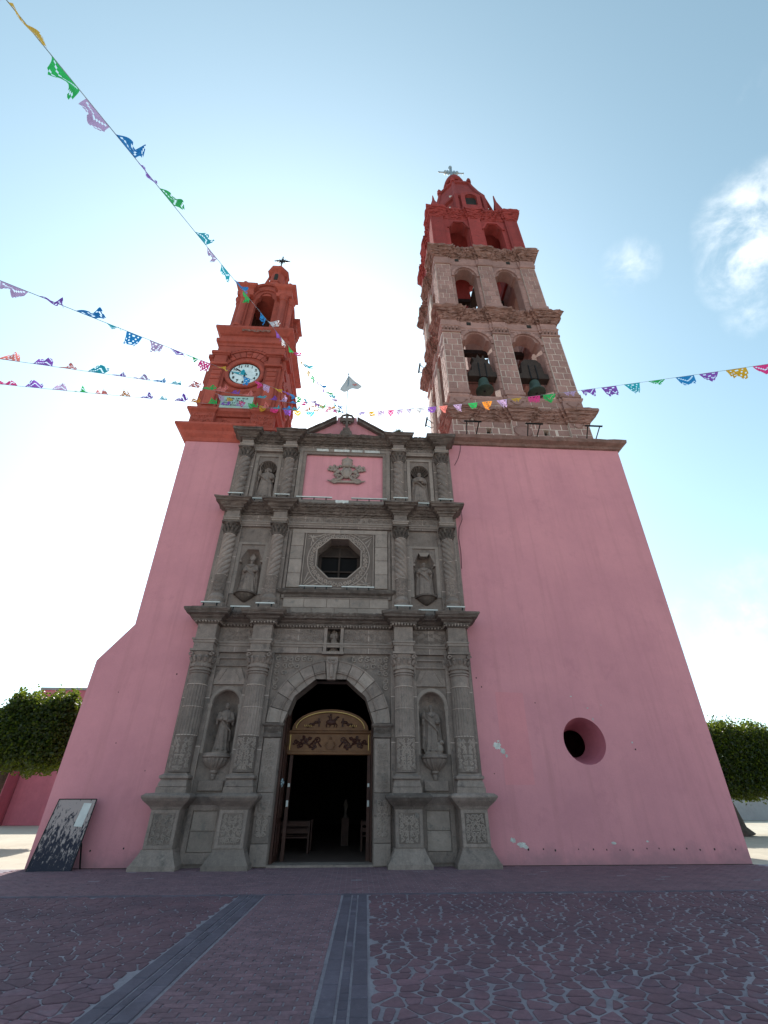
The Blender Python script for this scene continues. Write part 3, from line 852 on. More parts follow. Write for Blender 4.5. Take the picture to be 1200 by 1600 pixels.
# ---- tier 2 centre: octagonal window in a carved square
SQ = [(-1.36, 8.38), (1.36, 8.38), (1.36, 10.78), (-1.36, 10.78)]
MB().plate(SQ, [OCT], front, YW - .05, YW + .005).build('carved_field', CREV, portal)
rg = MB()
def rpoint(a, r): return (r * cos(a), YW - .05, 9.62 + r * 1.0 * sin(a))
for r_ in (1.22,):
    n = 64
    for i in range(n):
        a = 2 * pi * i / n; b = 2 * pi * (i + 1) / n
        if abs(r_ * sin((a + b) / 2)) < 1.2: rg.tube([rpoint(a, r_), rpoint(b, r_)], .025, 5, False)
q = random.Random(9)
for i in range(34):
    a = 2 * pi * i / 34
    c_ = Vector(rpoint(a, 1.06)); ph = q.uniform(0, 6)
    rg.tube([(c_.x + .085 * (1 - t / 12) * cos(ph + t * .85), YW - .055, c_.z + .085 * (1 - t / 12) * sin(ph + t * .85)) for t in range(10)], [.021] * 9 + [.034], 5)
    rg.tube([rpoint(a + .05, .99), rpoint(a + .12, 1.17)], [.010, .022], 5)
for sx in (-1, 1):
    for sz in (-1, 1):
        for i in range(5):
            a = atan2(sz, sx) + (i - 2) * .16
            rg.tube([rpoint(a, 1.28), (1.31 * sx - sx * abs(i - 2) * .02 - sx * (.10 * max(0, i - 2)), YW - .055, 9.58 + sz * (1.14 - .10 * max(0, 2 - i)))], [.03, .012], 5)
rg.build('carved_ring', STONE_L, portal, smooth=50)
fr = MB()
for a, b in zip(OCT, OCT[1:] + OCT[:1]): fr.tube([(a[0] * 1.03, YW - .06, 9.68 + (a[1] - 9.68) * 1.03), (b[0] * 1.03, YW - .06, 9.68 + (b[1] - 9.68) * 1.03)], .03, 5)
fr.plate([(x * 1.02, 9.68 + (z - 9.68) * 1.02) for x, z in SQ], [SQ], front, YW - .09, YW)
fr.build('window_moulding', STONE_L, portal)
ow = MB().plate([(x * .999, 9.68 + (z - 9.68) * .999) for x, z in OCT], [[(x * .84, 9.68 + (z - 9.68) * .84) for x, z in OCT]], front, .42, .5)
ow.box(-.035, .035, .40, .48, 8.84, 10.54).box(-.85, .85, .405, .475, 9.30, 9.36).box(-.85, .85, .405, .475, 9.98, 10.04)
win = ow.build('octagonal_window', YOKE, portal)
MB().plate([(-.80, 9.98), (.80, 9.98), (.74, 10.2), (.32, 10.47), (-.32, 10.47), (-.74, 10.2)], [], front, .44, .47).build('upper_shutter', YOKE, win)
MB().plate([(x * .9, 9.68 + (z - 9.68) * .9) for x, z in OCT], [], front, .49, .50).build('pane', GLASS, win)
for s in (-1, 1):
    for j in range(4):
        z0 = 8.40 + j * .60
        MB().cbox(s * 1.69 - .25, s * 1.69 + .25, YW - .06, YW + .01, z0 + .004, z0 + .594, .012, .003).build('stone', STONE_L, portal)
    MB().box(s * 2.01 - .04, s * 2.01 + .04, YW - .09, YW, 7.95, 10.85).build('edge_moulding', STONE, portal)
for j in range(4):
    MB().cbox(-1.95 + j * .975 + .004, -1.95 + (j + 1) * .975 - .004, YW - .05, YW + .01, 10.80, 10.99, .01, .003).build('stone', STONE_L, portal)
MB().mould([(-2.05, .1), (-2.05, YW - .05), (2.05, YW - .05), (2.05, .1)], [(-.03, 8.0), (.03, 8.02), (.05, 8.10), (.14, 8.16), (.17, 8.26), (.16, 8.30), (-.03, 8.34)], rough=.01, step=.2).build('window_shelf', STONE_D, portal)
for i, (a, b) in enumerate(((-1.98, -1.2), (-1.2, -.35), (-.35, .5), (.5, 1.25), (1.25, 1.98))):
    MB().cbox(a + .005, b - .005, YW - .04, YW + .01, 7.62, 8.0, .01, .003).build('stone', STONE_L, portal)
    MB().cbox(a + .005 + (.3 if i < 4 else 0), min(b + .3, 1.98) - .005, YW - .04, YW + .01, 7.34, 7.61, .01, .003).build('stone', STONE_L, portal)
MB().box(-2.0, 2.0, YW - .055, YW, 7.96, 8.01).build('edge_moulding', STONE, portal)

# ---- tier 3 centre: pink panel with papal arms
PF = [(-1.74, 12.42), (1.74, 12.42), (1.74, 14.93), (-1.74, 14.93)]
MB().plate([(-1.98, 12.2), (1.98, 12.2), (1.98, 15.15), (-1.98, 15.15)], [PF], front, YW - .13, YW + .01).build('panel_frame', STONE, portal)
MB().plate([(-2.06, 12.14), (2.06, 12.14), (2.06, 15.22), (-2.06, 15.22)], [[(-1.9, 12.3), (1.9, 12.3), (1.9, 15.06), (-1.9, 15.06)]], front, YW - .17, YW - .10).build('panel_moulding', STONE_L, portal)
MB().plate(PF, [], front, YW - .02, YW + .01).build('pink_panel', PINK, portal)
for a, b in ((-1.3, -.75), (-.5, .2), (.3, .8), (.9, 1.6)):
    MB().cbox(a, b, YW - .20, YW - .15, 15.06, 15.2, .01, .004).build('stone', PALEP, portal)
MB().cbox(-.28, .28, YW - .26, YW - .1, 12.16, 12.34, .02, .006).build('stone', PALEP, portal)
em = MB(); y = YW - .10
em.lathe([(.20, 14.25), (.27, 14.30), (.27, 14.36), (.235, 14.38), (.255, 14.50), (.275, 14.53), (.24, 14.56), (.245, 14.66), (.265, 14.70), (.21, 14.73), (.14, 14.80), (.05, 14.84), (.05, 14.9), (.0, 14.93)], .12, YW - .0, 24, ez=.75)
for s in (-1, 1):   # crossed keys with large wards, ribbons and scrolls
    em.tube([(.12 - s * .42, y, 13.52), (.12 + s * .62, y - .02, 14.18)], .045, 8)
    for t in range(12):
        pass
    em.tube([(.12 - s * .50 + .13 * cos(t * pi / 5), y, 13.46 + .11 * sin(t * pi / 5)) for t in range(11)], .04, 6)
    for dx, dz, r_ in ((.62, .20, .10), (.74, .24, .085), (.68, .08, .09), (.80, .10, .07), (.54, .06, .10), (.44, .22, .09), (.56, .32, .07), (.40, -.05, .11), (.5, -.16, .09), (.30, .30, .08)):
        em.ball((.12 + s * dx, y + .01, 14.0 + dz), r_, 8, 6, (1, .7, .9))
    em.tube([(.12 + s * .1, y, 14.2), (.12 + s * .22, y - .04, 13.95), (.12 + s * .12, y - .02, 13.7), (.12 + s * .3, y - .04, 13.5), (.12 + s * .65, y, 13.44), (.12 + s * .85, y, 13.5)], [.05, .07, .05, .07, .05, .02], 6)
    em.tube([(.12 + s * (.33 + .16 * cos(t * .8) * (1 - t / 14)), y - .03, 13.66 + .14 * sin(t * .8) * (1 - t / 14)) for t in range(12)], .04, 6)
em.ball((.12, y, 13.9), .20, 10, 8, (1, .6, 1.5)).tube([(-.45, y, 13.42), (.7, y, 13.42)], .06, 6)
em.build('papal_arms_relief', STONE_L, portal, smooth=60)
# ---- pediment
MB().plate([(-2.05, 15.85), (2.05, 15.85), (2.05, 16.02), (.50, 17.08), (.46, 17.42), (-.46, 17.42), (-.50, 17.08), (-2.05, 16.02)], [], front, -.10, .35).build('pediment', PINK, portal)
for s in (-1, 1):
    for j in range(6):
        a, b = j / 6, (j + 1) / 6
        xa, xb = 2.05 - 1.55 * a, 2.05 - 1.55 * b; za, zb = 15.95 + 1.06 * a, 15.95 + 1.06 * b
        MB().plate([(s * xa, za), (s * (xb - .004), zb), (s * (xb - .004), zb + .15), (s * xa, za + .15)], [], front, -.30 - R.uniform(0, .03), .38).build('coping_stone', STONE_D, portal)
        MB().plate([(s * xa, za + .15), (s * (xb - .004), zb + .15), (s * (xb - .004), zb + .22), (s * xa, za + .22)], [], front, -.38 - R.uniform(0, .03), .38).build('coping_stone', STONE_D, portal)
cr_ = MB()
cr_.plate([(-.30, 15.96), (.30, 15.96), (.22, 16.22), (-.22, 16.22)], [], front, -.42, -.1).plate([(-.18, 16.22), (.18, 16.22), (.14, 16.42), (-.14, 16.42)], [], front, -.36, -.1)
cr_.box(-.055, .055, -.30, -.18, 16.42, 17.12).box(-.24, .24, -.31, -.17, 16.80, 16.92)
for x, z in ((-.24, 16.86), (.24, 16.86), (0, 17.15)): cr_.ball((x, -.24, z), .085)
for x, z in ((-.13, 16.97), (.13, 16.97), (-.13, 16.75), (.13, 16.75)): cr_.ball((x, -.22, z), .055)
cr_.tube([(-.3, -.2, 17.0), (-.2, -.2, 17.16), (0, -.2, 17.2), (.2, -.2, 17.16), (.3, -.2, 17.0)], .05, 6)
cr_.v = [(x * 1.08, y, 15.92 + (z - 15.96) * 1.27) for x, y, z in cr_.v]
cr_.build('stone_cross', STONE_D, portal, smooth=40)

# ------------------------------------------------------------------ bell tower
bell = empty('bell_tower', (8.95, 3.2, 16.4), 'tall rose stone bell tower with a dark red top, right of the door', 'tower')
BX0, BX1, BY0, BY1 = 5.50, 12.42, .55, 6.1
stone_n = [0]
REST = MB()
def frame_front(x, y): return lambda u, d, z: (u, y + d, z)
def frame_left(x): return lambda u, d, z: (x + d, u, z)
def frame_right(x): return lambda u, d, z: (x - d, u, z)
def frame_back(y): return lambda u, d, z: (u, y - d, z)
def ashlar(fr, u0, u1, z0, z1, h, w, mat, parent, proud=.03, gap=.040, off=0, skip=None, name='stone'):
    nz_ = max(1, round((z1 - z0) / h)); hh = (z1 - z0) / nz_
    for j in range(nz_):
        a = z0 + j * hh; b = a + hh
        nu = max(1, round((u1 - u0) / w)); ww = (u1 - u0) / nu
        cuts = [u0] + [u0 + ww * (i + (.5 if (j + off) % 2 and nu > 1 else 1)) for i in range(nu - (0 if (j + off) % 2 and nu > 1 else 1))] + [u1]
        cuts = [cuts[0]] + [c_ + R.uniform(-.12, .12) * ww for c_ in cuts[1:-1]] + [cuts[-1]]
        for c0, c1 in zip(cuts[:-1], cuts[1:]):
            if c1 - c0 < .1: continue
            if skip and skip((c0 + c1) / 2, (a + b) / 2): continue
            m = MB().cbox(c0 + gap / 2, c1 - gap / 2, -proud - R.uniform(0, .012), .02, a + gap / 2, b - gap / 2, .014, .005)
            m.v = [fr(x, y, z) for x, y, z in m.v]
            stone_n[0] += 1
            if stone_n[0] <= 292: m.build(name, mat, parent)
            else: REST.add(m.v, m.f)      # past 300 stones: one joined part
def perim(x0, x1, y0, y1, bw, bd, mid=True):
    """plan path round a tower with break-outs over corner and middle pilasters, counter-clockwise"""
    p = []
    if bd == 0: return [(x0, y0), (x1, y0), (x1, y1), (x0, y1)]
    def side(P, Q):
        P, Q = Vector(P), Vector(Q); d = (Q - P); ln = d.length; d.normalize(); n = Vector((d.y, -d.x))
        pts = []
        if mid:
            c = ln / 2
            g = .13
            seq = [(bw - g, 1), (bw - g, .5), (bw + .03, .5), (bw + .03, 0), (c - bw * .55 - .03, 0), (c - bw * .55 - .03, .5), (c - bw * .55 + g, .5), (c - bw * .55 + g, 1), (c + bw * .55 - g, 1), (c + bw * .55 - g, .5), (c + bw * .55 + .03, .5), (c + bw * .55 + .03, 0), (ln - bw - .03, 0), (ln - bw - .03, .5), (ln - bw + g, .5), (ln - bw + g, 1)]
        else: seq = [(bw, 1), (bw, 0), (ln - bw, 0), (ln - bw, 1)]
        return [(P + d * t + n * (bd * k)) for t, k in seq]
    cs = [(x0, y0), (x1, y0), (x1, y1), (x0, y1)]
    for i in range(4):
        a = Vector(cs[i]); b = Vector(cs[(i + 1) % 4])
        prv = (Vector(cs[i]) - Vector(cs[i - 1])).normalized(); nx = (b - a).normalized()
        corner = a + Vector((prv.y, -prv.x)) * bd + Vector((nx.y, -nx.x)) * bd
        p.append(tuple(corner))
        p += [tuple(w) for w in side(a, b)]
    return p
def steps(z0, z1, out, n=5, top=.25):
    """cornice profile of n fillets and coves growing outward, with a broken weathered top"""
    p = [(-.1, z0)]; h = (z1 - z0) * (1 - top)
    for i in range(n):
        a = out * (i / n) ** 1.15; b = out * ((i + 1) / n) ** 1.15; z = z0 + h * i / n; d = h / n
        p += [(a + .02, z + .01), (a + (b - a) * .45, z + d * .30), (b - .005, z + d * .42), (b, z + d * .97)]
    return p + [(out * .98, z1 - (z1 - z0) * top * .7), (out * .7, z1 - (z1 - z0) * top * .35), (out * .3, z1 - .02), (-.1, z1)]
def tower_mould(par, name, mat, x0, x1, y0, y1, prof, bw=.95, bd=.14, rough=.03, step=.13, core=True, mid=True):
    m = MB().mould(perim(x0, x1, y0, y1, bw, bd, mid), prof, closed=True, rough=rough, step=step)
    if core:
        z0 = min(z for o, z in prof); z1 = max(z for o, z in prof)
        za, zb = z0 + .02, z1 - .03
        if core == 'ring':
            m.box(x0 + .02, x1 - .02, y0 + .02, y0 + .72, za, zb).box(x0 + .02, x1 - .02, y1 - .72, y1 - .02, za, zb).box(x0 + .02, x0 + .72, y0 + .72, y1 - .72, za, zb).box(x1 - .72, x1 - .02, y0 + .72, y1 - .72, za, zb)
        else: m.box(x0 + .02, x1 - .02, y0 + .02, y1 - .02, za, zb)
    return m.build(name, mat, par)
def stage(par, x0, x1, y0, y1, z0, z1, fh, sh, mat, thick=.75):
    """four pierced walls; fh: holes of front and back, sh: holes of the sides"""
    P_ = [(x0, z0), (x1, z0), (x1, z1), (x0, z1)]
    MB().plate(P_, fh, frame_front(0, y0), 0, thick).build('stage_wall', mat, par)
    MB().plate(P_, [[(x0 + x1 - u, z) for u, z in h_] for h_ in fh], frame_back(y1), 0, thick).build('stage_wall', mat, par)
    Q = [(y0 + thick, z0), (y1 - thick, z0), (y1 - thick, z1), (y0 + thick, z1)]
    MB().plate(Q, sh, frame_left(x0), 0, thick).build('stage_wall', mat, par)
    MB().plate(Q, sh, frame_right(x1), 0, thick).build('stage_wall', mat, par)
def pilasters(par, x0, x1, y0, y1, z0, z1, w, d, mat, side=True):
    for a, b in ((x0, x0 + w), ((x0 + x1) / 2 - w * .55, (x0 + x1) / 2 + w * .55), (x1 - w, x1)):
        MB().box(a, b, y0 - d, y0 + .01, z0, z1).build('pilaster', mat, par)
        MB().box(a, b, y1 - .01, y1 + d, z0, z1).build('pilaster', mat, par)
    if side:
        for a, b in ((y0 - d, y0 + w), ((y0 + y1) / 2 - w * .55, (y0 + y1) / 2 + w * .55), (y1 - w, y1 + d)):
            MB().box(x0 - d, x0 + .01, a, b, z0, z1).build('pilaster', mat, par)
            MB().box(x1 - .01, x1 + d, a, b, z0, z1).build('pilaster', mat, par)
W1 = .95
# lower stage
MB().plate([(BX0, 16.4), (BX1, 16.4), (BX1, 18.4), (BX0, 18.4)], [[(u - .15, 17.32), (u + .15, 17.32), (u + .15, 17.72), (u - .15, 17.72)] for u in (7.25, 10.25)], frame_front(0, BY0), 0, .5).build('stage_wall', TOWERJ, bell)
MB().box(BX0, BX1, BY0 + .5, BY1, 16.4, 18.4).build('stage_core', TOWER, bell)
for u in (7.25, 10.25): MB().box(u - .14, u + .14, BY0 + .3, BY0 + .45, 17.33, 17.71).build('drain_hole', DARK, bell)
pilasters(bell, BX0, BX1, BY0, BY1, 16.4, 18.4, W1, .14, TOWERJ)
ff = frame_front(0, BY0)
for a, b in ((BX0 + W1, 8.44), (9.48, BX1 - W1)):
    ashlar(ff, a, b, 16.5, 18.15, .40, .62, TOWER, bell, .01, skip=lambda u, z: abs(z - 17.52) < .25 and (abs(u - 7.25) < .36 or abs(u - 10.25) < .36))
for u in (7.25, 10.25):
    for s in (-1, 1): MB().cbox(u + (.165 if s > 0 else -.47), u + (.47 if s > 0 else -.165), BY0 - .014, BY0 + .02, 17.33, 17.72, .014).build('stone', TOWER, bell)
for a, b in ((BX0 - .13, BX0 + W1), (8.44, 9.48), (BX1 - W1, BX1 + .13)):
    ashlar(frame_front(0, BY0 - .14), a, b, 16.5, 18.15, .41, .52, TOWER, bell, .01)
md = MB(); md.tube([(8.96 + .40 * cos(t * pi / 14), BY0 - .17, 17.42 + .36 * sin(t * pi / 14)) for t in range(29)], .055, 6)
for t in range(28): md.ball((8.96 + .46 * cos(t * pi / 14), BY0 - .17, 17.42 + .42 * sin(t * pi / 14)), .035, 6, 4)
dk = [(8.96 + .37 * cos(t * pi / 14), 17.42 + .33 * sin(t * pi / 14)) for t in range(28)]
md.plate(dk, [], front, BY0 - .19, BY0 - .1)
md.build('medallion', TOWER, bell, smooth=50)
def garland(cx, z, w, y, par, mat):
    g = MB()
    for s in (-1, 1):
        g.tube([(cx + s * (w * .55 + .07 * cos(t * .7) * (1 - t / 12)), y, z + .07 * sin(t * .7) * (1 - t / 12)) for t in range(10)], .022, 5)
    g.tube([(cx + w * .5 * x / 6, y, z - .04 - .17 * (1 - (x / 6) ** 2)) for x in range(-6, 7)], .024, 5)
    g.build('garland', mat, par, smooth=50)
garland(6.0, 18.0, .5, BY0 - .165, bell, TOWERC); garland(11.95, 18.0, .5, BY0 - .165, bell, TOWERC)
tower_mould(bell, 'cornice', TOWERC, BX0, BX1, BY0, BY1, steps(18.12, 18.98, .44, 4), rough=.06, bd=.2)
MB().box(BX0 - .02, BX1 + .02, BY0 - .02, BY1, 18.9, 19.95).build('parapet_course', TOWERJ, bell)
for a, b in ((BX0 - .13, BX0 + W1), (8.44, 9.48), (BX1 - W1, BX1 + .13)):
    MB().cbox(a, b, BY0 - .2, BY0 + .1, 18.9, 19.75, .02).build('pilaster_pedestal', TOWER, bell)
    garland((a + b) / 2, 19.5, .55, BY0 - .21, bell, TOWERC)
for a, b in ((BX0 + W1, 8.44), (9.48, BX1 - W1)): ashlar(frame_front(0, BY0 - .02), a, b, 18.95, 19.75, .40, .60, TOWER, bell, .02)
tower_mould(bell, 'string_course', TOWER, BX0, BX1, BY0, BY1, [(-.1, 19.72), (.04, 19.74), (.10, 19.85), (.10, 19.95), (.04, 20.0), (-.1, 20.02)], rough=.012)
# first belfry stage
A1 = [lobed(7.40, .86, 20.05, 24.6, 25.55), lobed(10.42, .86, 20.05, 24.6, 25.55)]
SY = (BY0 + BY1) / 2
S1 = [lobed(SY - 1.0, .62, 20.3, 24.4, 25.2), lobed(SY + 1.0, .62, 20.3, 24.4, 25.2)]
stage(bell, BX0, BX1, BY0, BY1, 20.0, 26.1, A1, S1, TOWER)
pilasters(bell, BX0, BX1, BY0, BY1, 20.0, 25.6, W1, .14, TOWERJ)
fp = frame_front(0, BY0 - .14)
for i, (a, b) in enumerate(((BX0 - .13, BX0 + W1), (8.44, 9.48), (BX1 - W1, BX1 + .13))):
    ashlar(fp, a, b, 20.45, 25.3, .54, .60, TOWER, bell, .008, off=i)
    MB().cbox(a - .05, b + .05, BY0 - .26, BY0, 20.0, 20.24, .03).build('pilaster_base', TOWER, bell)
    MB().cbox(a - .02, b + .02, BY0 - .21, BY0, 20.24, 20.44, .04).build('pilaster_base', TOWER, bell)
    MB().cbox(a - .04, b + .04, BY0 - .24, BY0, 25.34, 25.5, .03).build('pilaster_capital', TOWER, bell)
    g = MB(); leafy = [(a + (b - a) * (q + .5) / 5, 25.62) for q in range(5)]
    for x, z in leafy: g.tube([(x, BY0 - .15, z - .1), (x, BY0 - .2, z + .06), (x + .03, BY0 - .27, z + .16)], [.08, .09, .04], 6)
    g.build('carved_capital', TOWERC, bell, smooth=50)
for a, b in ((BX0 + W1 + .01, 6.5), (8.30, 8.43), (9.49, 9.5), (11.3, BX1 - W1 - .01)):
    if b - a > .05: ashlar(frame_front(0, BY0), a, b, 20.1, 25.4, .5, .6, TOWER, bell, .01)
def archivolt(par, mat, cx, hw, zs, zt, y, n=11, w=.24, fr=None, d=.10):
    fr = fr or front
    for i in range(n):
        a0, a1 = pi * i / n + .012, pi * (i + 1) / n - .012
        ang = [a0 + (a1 - a0) * t / 3 for t in range(4)]
        h = zt - zs
        inn = [(cx + (hw + .02) * cos(a), zs + (h + .02) * sin(a)) for a in ang]
        ou = [(cx + (hw + w) * cos(a), zs + (h + w) * sin(a)) for a in ang]
        MB().plate(inn + ou[::-1], [], lambda u, dd, z: fr(u, y + dd, z), -d - R.uniform(0, .015), .02).build('voussoir', mat, par)
for cx in (7.40, 10.42):
    archivolt(bell, TOWER, cx, .86, 24.55, 25.6, BY0)
    for s in (-1, 1): ashlar(frame_front(0, BY0), cx + s * .97 - .1, cx + s * .97 + .1, 20.1, 24.5, .55, .3, TOWER, bell, .05)
for cy in (SY - 1.0, SY + 1.0):
    archivolt(bell, TOWER, cy, .62, 24.35, 25.2, 0, 7, .2, frame_left(BX0))
tower_mould(bell, 'entablature', TOWER, BX0, BX1, BY0, BY1, [(-.1, 25.75), (.03, 25.78), (.03, 25.95), (.08, 26.0), (.08, 26.1), (.02, 26.14), (.02, 26.7), (-.1, 26.72)], rough=.012, core='ring')
tower_mould(bell, 'cornice', TOWERC, BX0, BX1, BY0, BY1, steps(26.6, 27.75, .46, 5, .3), rough=.10, bd=.2, core='ring')
# second belfry stage
X0, X1 = 5.52, 12.34
tower_mould(bell, 'string_course', TOWER, X0, X1, BY0, BY1, [(-.1, 27.65), (.06, 27.66), (.08, 27.9), (.02, 28.05), (-.1, 28.1)], rough=.02, core='ring')
A2 = [lobed(7.43, .76, 28.1, 31.8, 32.75), lobed(10.30, .76, 28.1, 31.8, 32.75)]
S2 = [lobed(SY - .95, .56, 28.3, 31.6, 32.4), lobed(SY + .95, .56, 28.3, 31.6, 32.4)]
stage(bell, X0, X1, BY0, BY1, 28.05, 33.5, A2, S2, TOWER)
pilasters(bell, X0, X1, BY0, BY1, 28.05, 33.4, .90, .12, TOWERJ)
mx_ = (X0 + X1) / 2
for i, (a, b) in enumerate(((X0 - .11, X0 + .90), (mx_ - .495, mx_ + .495), (X1 - .90, X1 + .11))):
    ashlar(frame_front(0, BY0 - .12), a, b, 28.5, 33.0, .5, .62, TOWER, bell, .008, gap=.02, off=i)
    MB().cbox(a - .05, b + .05, BY0 - .24, BY0, 28.05, 28.46, .04).build('pilaster_base', TOWER, bell)
    MB().cbox(a - .04, b + .04, BY0 - .22, BY0, 33.05, 33.3, .04).build('pilaster_capital', TOWER, bell)
for a, b in ((X0 + .91, 6.62), (8.22, mx_ - .51), (mx_ + .51, 9.5), (11.1, X1 - .91)):
    if b - a > .08: ashlar(frame_front(0, BY0), a, b, 28.1, 33.1, .5, .6, TOWER, bell, .01, gap=.02)
for cx in (7.43, 10.30): archivolt(bell, TOWER, cx, .76, 31.75, 32.8, BY0, 9, .2)
for a, b in ((BY0 - .11, BY0 + .9), (BY1 - .9, BY1 + .11)): ashlar(frame_left(X0 - .12), a, b, 28.5, 33.0, .55, .6, TOWER, bell, .008)
tower_mould(bell, 'entablature', TOWER, X0, X1, BY0, BY1, [(-.1, 33.2), (.03, 33.22), (.06, 33.4), (.02, 33.45), (.02, 34.05), (-.1, 34.1)], rough=.012, core='ring')
tower_mould(bell, 'cornice', TOWERC, X0, X1, BY0, BY1, steps(33.95, 35.35, .40, 5, .35), rough=.11, bd=.19, bw=.9, core='ring')
for u, z in ((7.0, 33.78), (10.7, 33.78), (7.1, 26.42), (10.9, 26.42)):
    MB().box(u - .13, u + .13, BY0 - .06, BY0 + .1, z - .12, z + .14).build('drain_hole', DARK, bell)
# red stage
A3 = [lobed(7.62, .76, 35.7, 38.7, 39.55), lobed(10.28, .72, 35.7, 38.7, 39.55)]
S3 = [lobed(SY - .95, .56, 35.9, 38.5, 39.3), lobed(SY + .95, .56, 35.9, 38.5, 39.3)]
X0, X1 = 5.62, 12.2
stage(bell, X0, X1, BY0 + .05, BY1 - .05, 35.35, 40.6, A3, S3, REDT)
pilasters(bell, X0, X1, BY0 + .05, BY1 - .05, 35.35, 40.6, .85, .14, REDT)
tower_mould(bell, 'red_cornice', REDT, X0, X1, BY0 + .05, BY1 - .05, steps(40.0, 41.6, .34, 5, .3), rough=.08, bw=.85)
for u in (7.62, 10.28):
    archivolt(bell, REDT, u, .74, 38.6, 39.6, BY0 + .05, 1, .16)
for z, y in ((27.4, 3.4), (34.8, 4.2)):
    MB().box(BX0 + .7, BX1 - .7, y, y + .35, z, z + .4).build('inner_beam', YOKE, bell)
MB().box(8.6, 9.1, BY0 + .75, BY1 - .75, 33.3, 33.8).build('inner_beam', YOKE, bell)
fl_ = frame_left(BX0 - .14)
for a, b in ((BY0 - .13, BY0 + W1), (SY - .5, SY + .5), (BY1 - W1, BY1 + .13)):
    ashlar(fl_, a, b, 16.5, 18.15, .41, .5, TOWER, bell, .008); ashlar(fl_, a, b, 20.2, 25.3, .56, .6, TOWER, bell, .008)
REST.build('stone_courses', TOWER, bell)['kind'] = 'stuff'
# crown: octagonal drum, curved roof, lantern, cross
TX, TY = 8.95, 3.3
def octa(par, name, mat, prof, cx, cy, rot=pi / 8, seg=8, **k):
    m = MB()
    vs = []
    for r, z in prof: vs += [(cx + r / cos(pi / seg) * cos(rot + 2 * pi * i / seg), cy + r / cos(pi / seg) * sin(rot + 2 * pi * i / seg), z) for i in range(seg)]
    fs = [(a * seg + i, a * seg + (i + 1) % seg, (a + 1) * seg + (i + 1) % seg, (a + 1) * seg + i) for a in range(len(prof) - 1) for i in range(seg)]
    m.add(vs, fs + [tuple(range(seg)), tuple(range(len(vs) - seg, len(vs)))])
    return m.build(name, mat, par, **k)
octa(bell, 'crown_drum', REDT, [(2.75, 41.4), (2.75, 43.6), (2.95, 43.7), (2.95, 44.0), (2.7, 44.1), (2.35, 45.8), (2.0, 47.6), (1.75, 49.0), (1.9, 49.1), (1.9, 49.35), (1.2, 49.5), (1.1, 50.5), (1.25, 50.6), (1.25, 50.8), (.9, 50.9)], TX, TY)
for i in range(8):
    a = pi / 8 + i * pi / 4
    c_, s_ = cos(a), sin(a)
    MB().tube([(TX + r * c_, TY + r * s_, z) for r, z in ((2.98, 41.5), (2.98, 44.0), (2.55, 45.8), (2.15, 47.7), (1.9, 49.2))], [.24, .24, .2, .18, .14], 5).build('roof_rib', REDT, bell)
    MB().lathe([(.2, 49.2), (.22, 49.4), (.12, 49.5), (.2, 49.75), (.08, 50.1), (.02, 50.25)], TX + 1.95 * c_, TY + 1.95 * s_, 8).build('finial', REDT, bell, smooth=40)
lu = MB().plate([(TX - .80, 41.4), (TX + .80, 41.4), (TX + .80, 43.6)] + arc(TX, 43.6, .8, 0, pi, 8, .55) + [(TX - .8, 43.6)], [arch(TX, .48, 41.9, 43.3, 43.8, 8)], frame_front(0, TY - 3.05), 0, .9)
lu.build('lucarne', REDT, bell)
MB().box(TX - .5, TX + .5, TY - 2.82, TY - 2.76, 41.8, 43.9).build('lucarne_opening', DARK, bell)
for x, z, w in ((7.55, 44.6, .2), (7.3, 42.6, .12), (10.5, 42.8, .10)):
    MB().ball((x, TY - 2.45, z), w, 7, 5, (1, .35, .8)).build('bare_patch', PALEP, bell)
for i in range(8):
    a = i * pi / 4 + pi / 8
    MB().tube([(TX + .78 * cos(a), TY + .78 * sin(a), 50.8), (TX + .78 * cos(a), TY + .78 * sin(a), 52.5)], .17, 7).build('lantern_column', REDT, bell, smooth=50)
MB().lathe([(.5, 50.85), (.5, 52.4)], TX, TY, 12).build('lantern_core', REDT, bell, smooth=40)
MB().lathe([(.95, 52.4), (1.05, 52.5), (1.05, 52.7), (.95, 52.8), (.93, 53.3), (.75, 53.9), (.42, 54.35), (.15, 54.5), (.18, 54.65), (.1, 54.8)], TX, TY, 24).build('lantern_dome', REDT, bell, smooth=40)
cz = 56.3
crs = MB().tube([(TX, TY, 54.7), (TX, TY, 57.6)], .10, 6).tube([(TX - 1.25, TY, cz), (TX + 1.25, TY, cz)], [.07, .07], 6)
crs.box(TX - .13, TX + .13, TY - .09, TY + .09, 55.4, 57.4).box(TX - .6, TX + .6, TY - .08, TY + .08, cz - .13, cz + .13)
for s in (-1, 1):
    crs.ball((TX + s * .6, TY, cz), .2); crs.ball((TX + s * .34, TY, cz + .28), .12); crs.ball((TX + s * .34, TY, cz - .28), .12); crs.ball((TX + s * 1.27, TY, cz), .09)
crs.ball((TX, TY, 57.5), .2)
crs.build('tower_cross', STEEL, bell, smooth=40)
for x, y, h, w in ((6.0, BY0 + .4, 2.6, .42), (11.25, BY0 + .3, 3.0, .34), (5.95, BY1 - .5, 2.6, .4), (11.9, BY1 - .4, 2.6, .4)):
    octa(bell, 'pinnacle', REDT, [(w * .8, 41.4), (w * .8, 42.0), (w, 42.1), (w * .9, 42.2), (w * .25, 42.2 + h * .6), (.03, 42.2 + h)], x, y, pi / 4, 4)

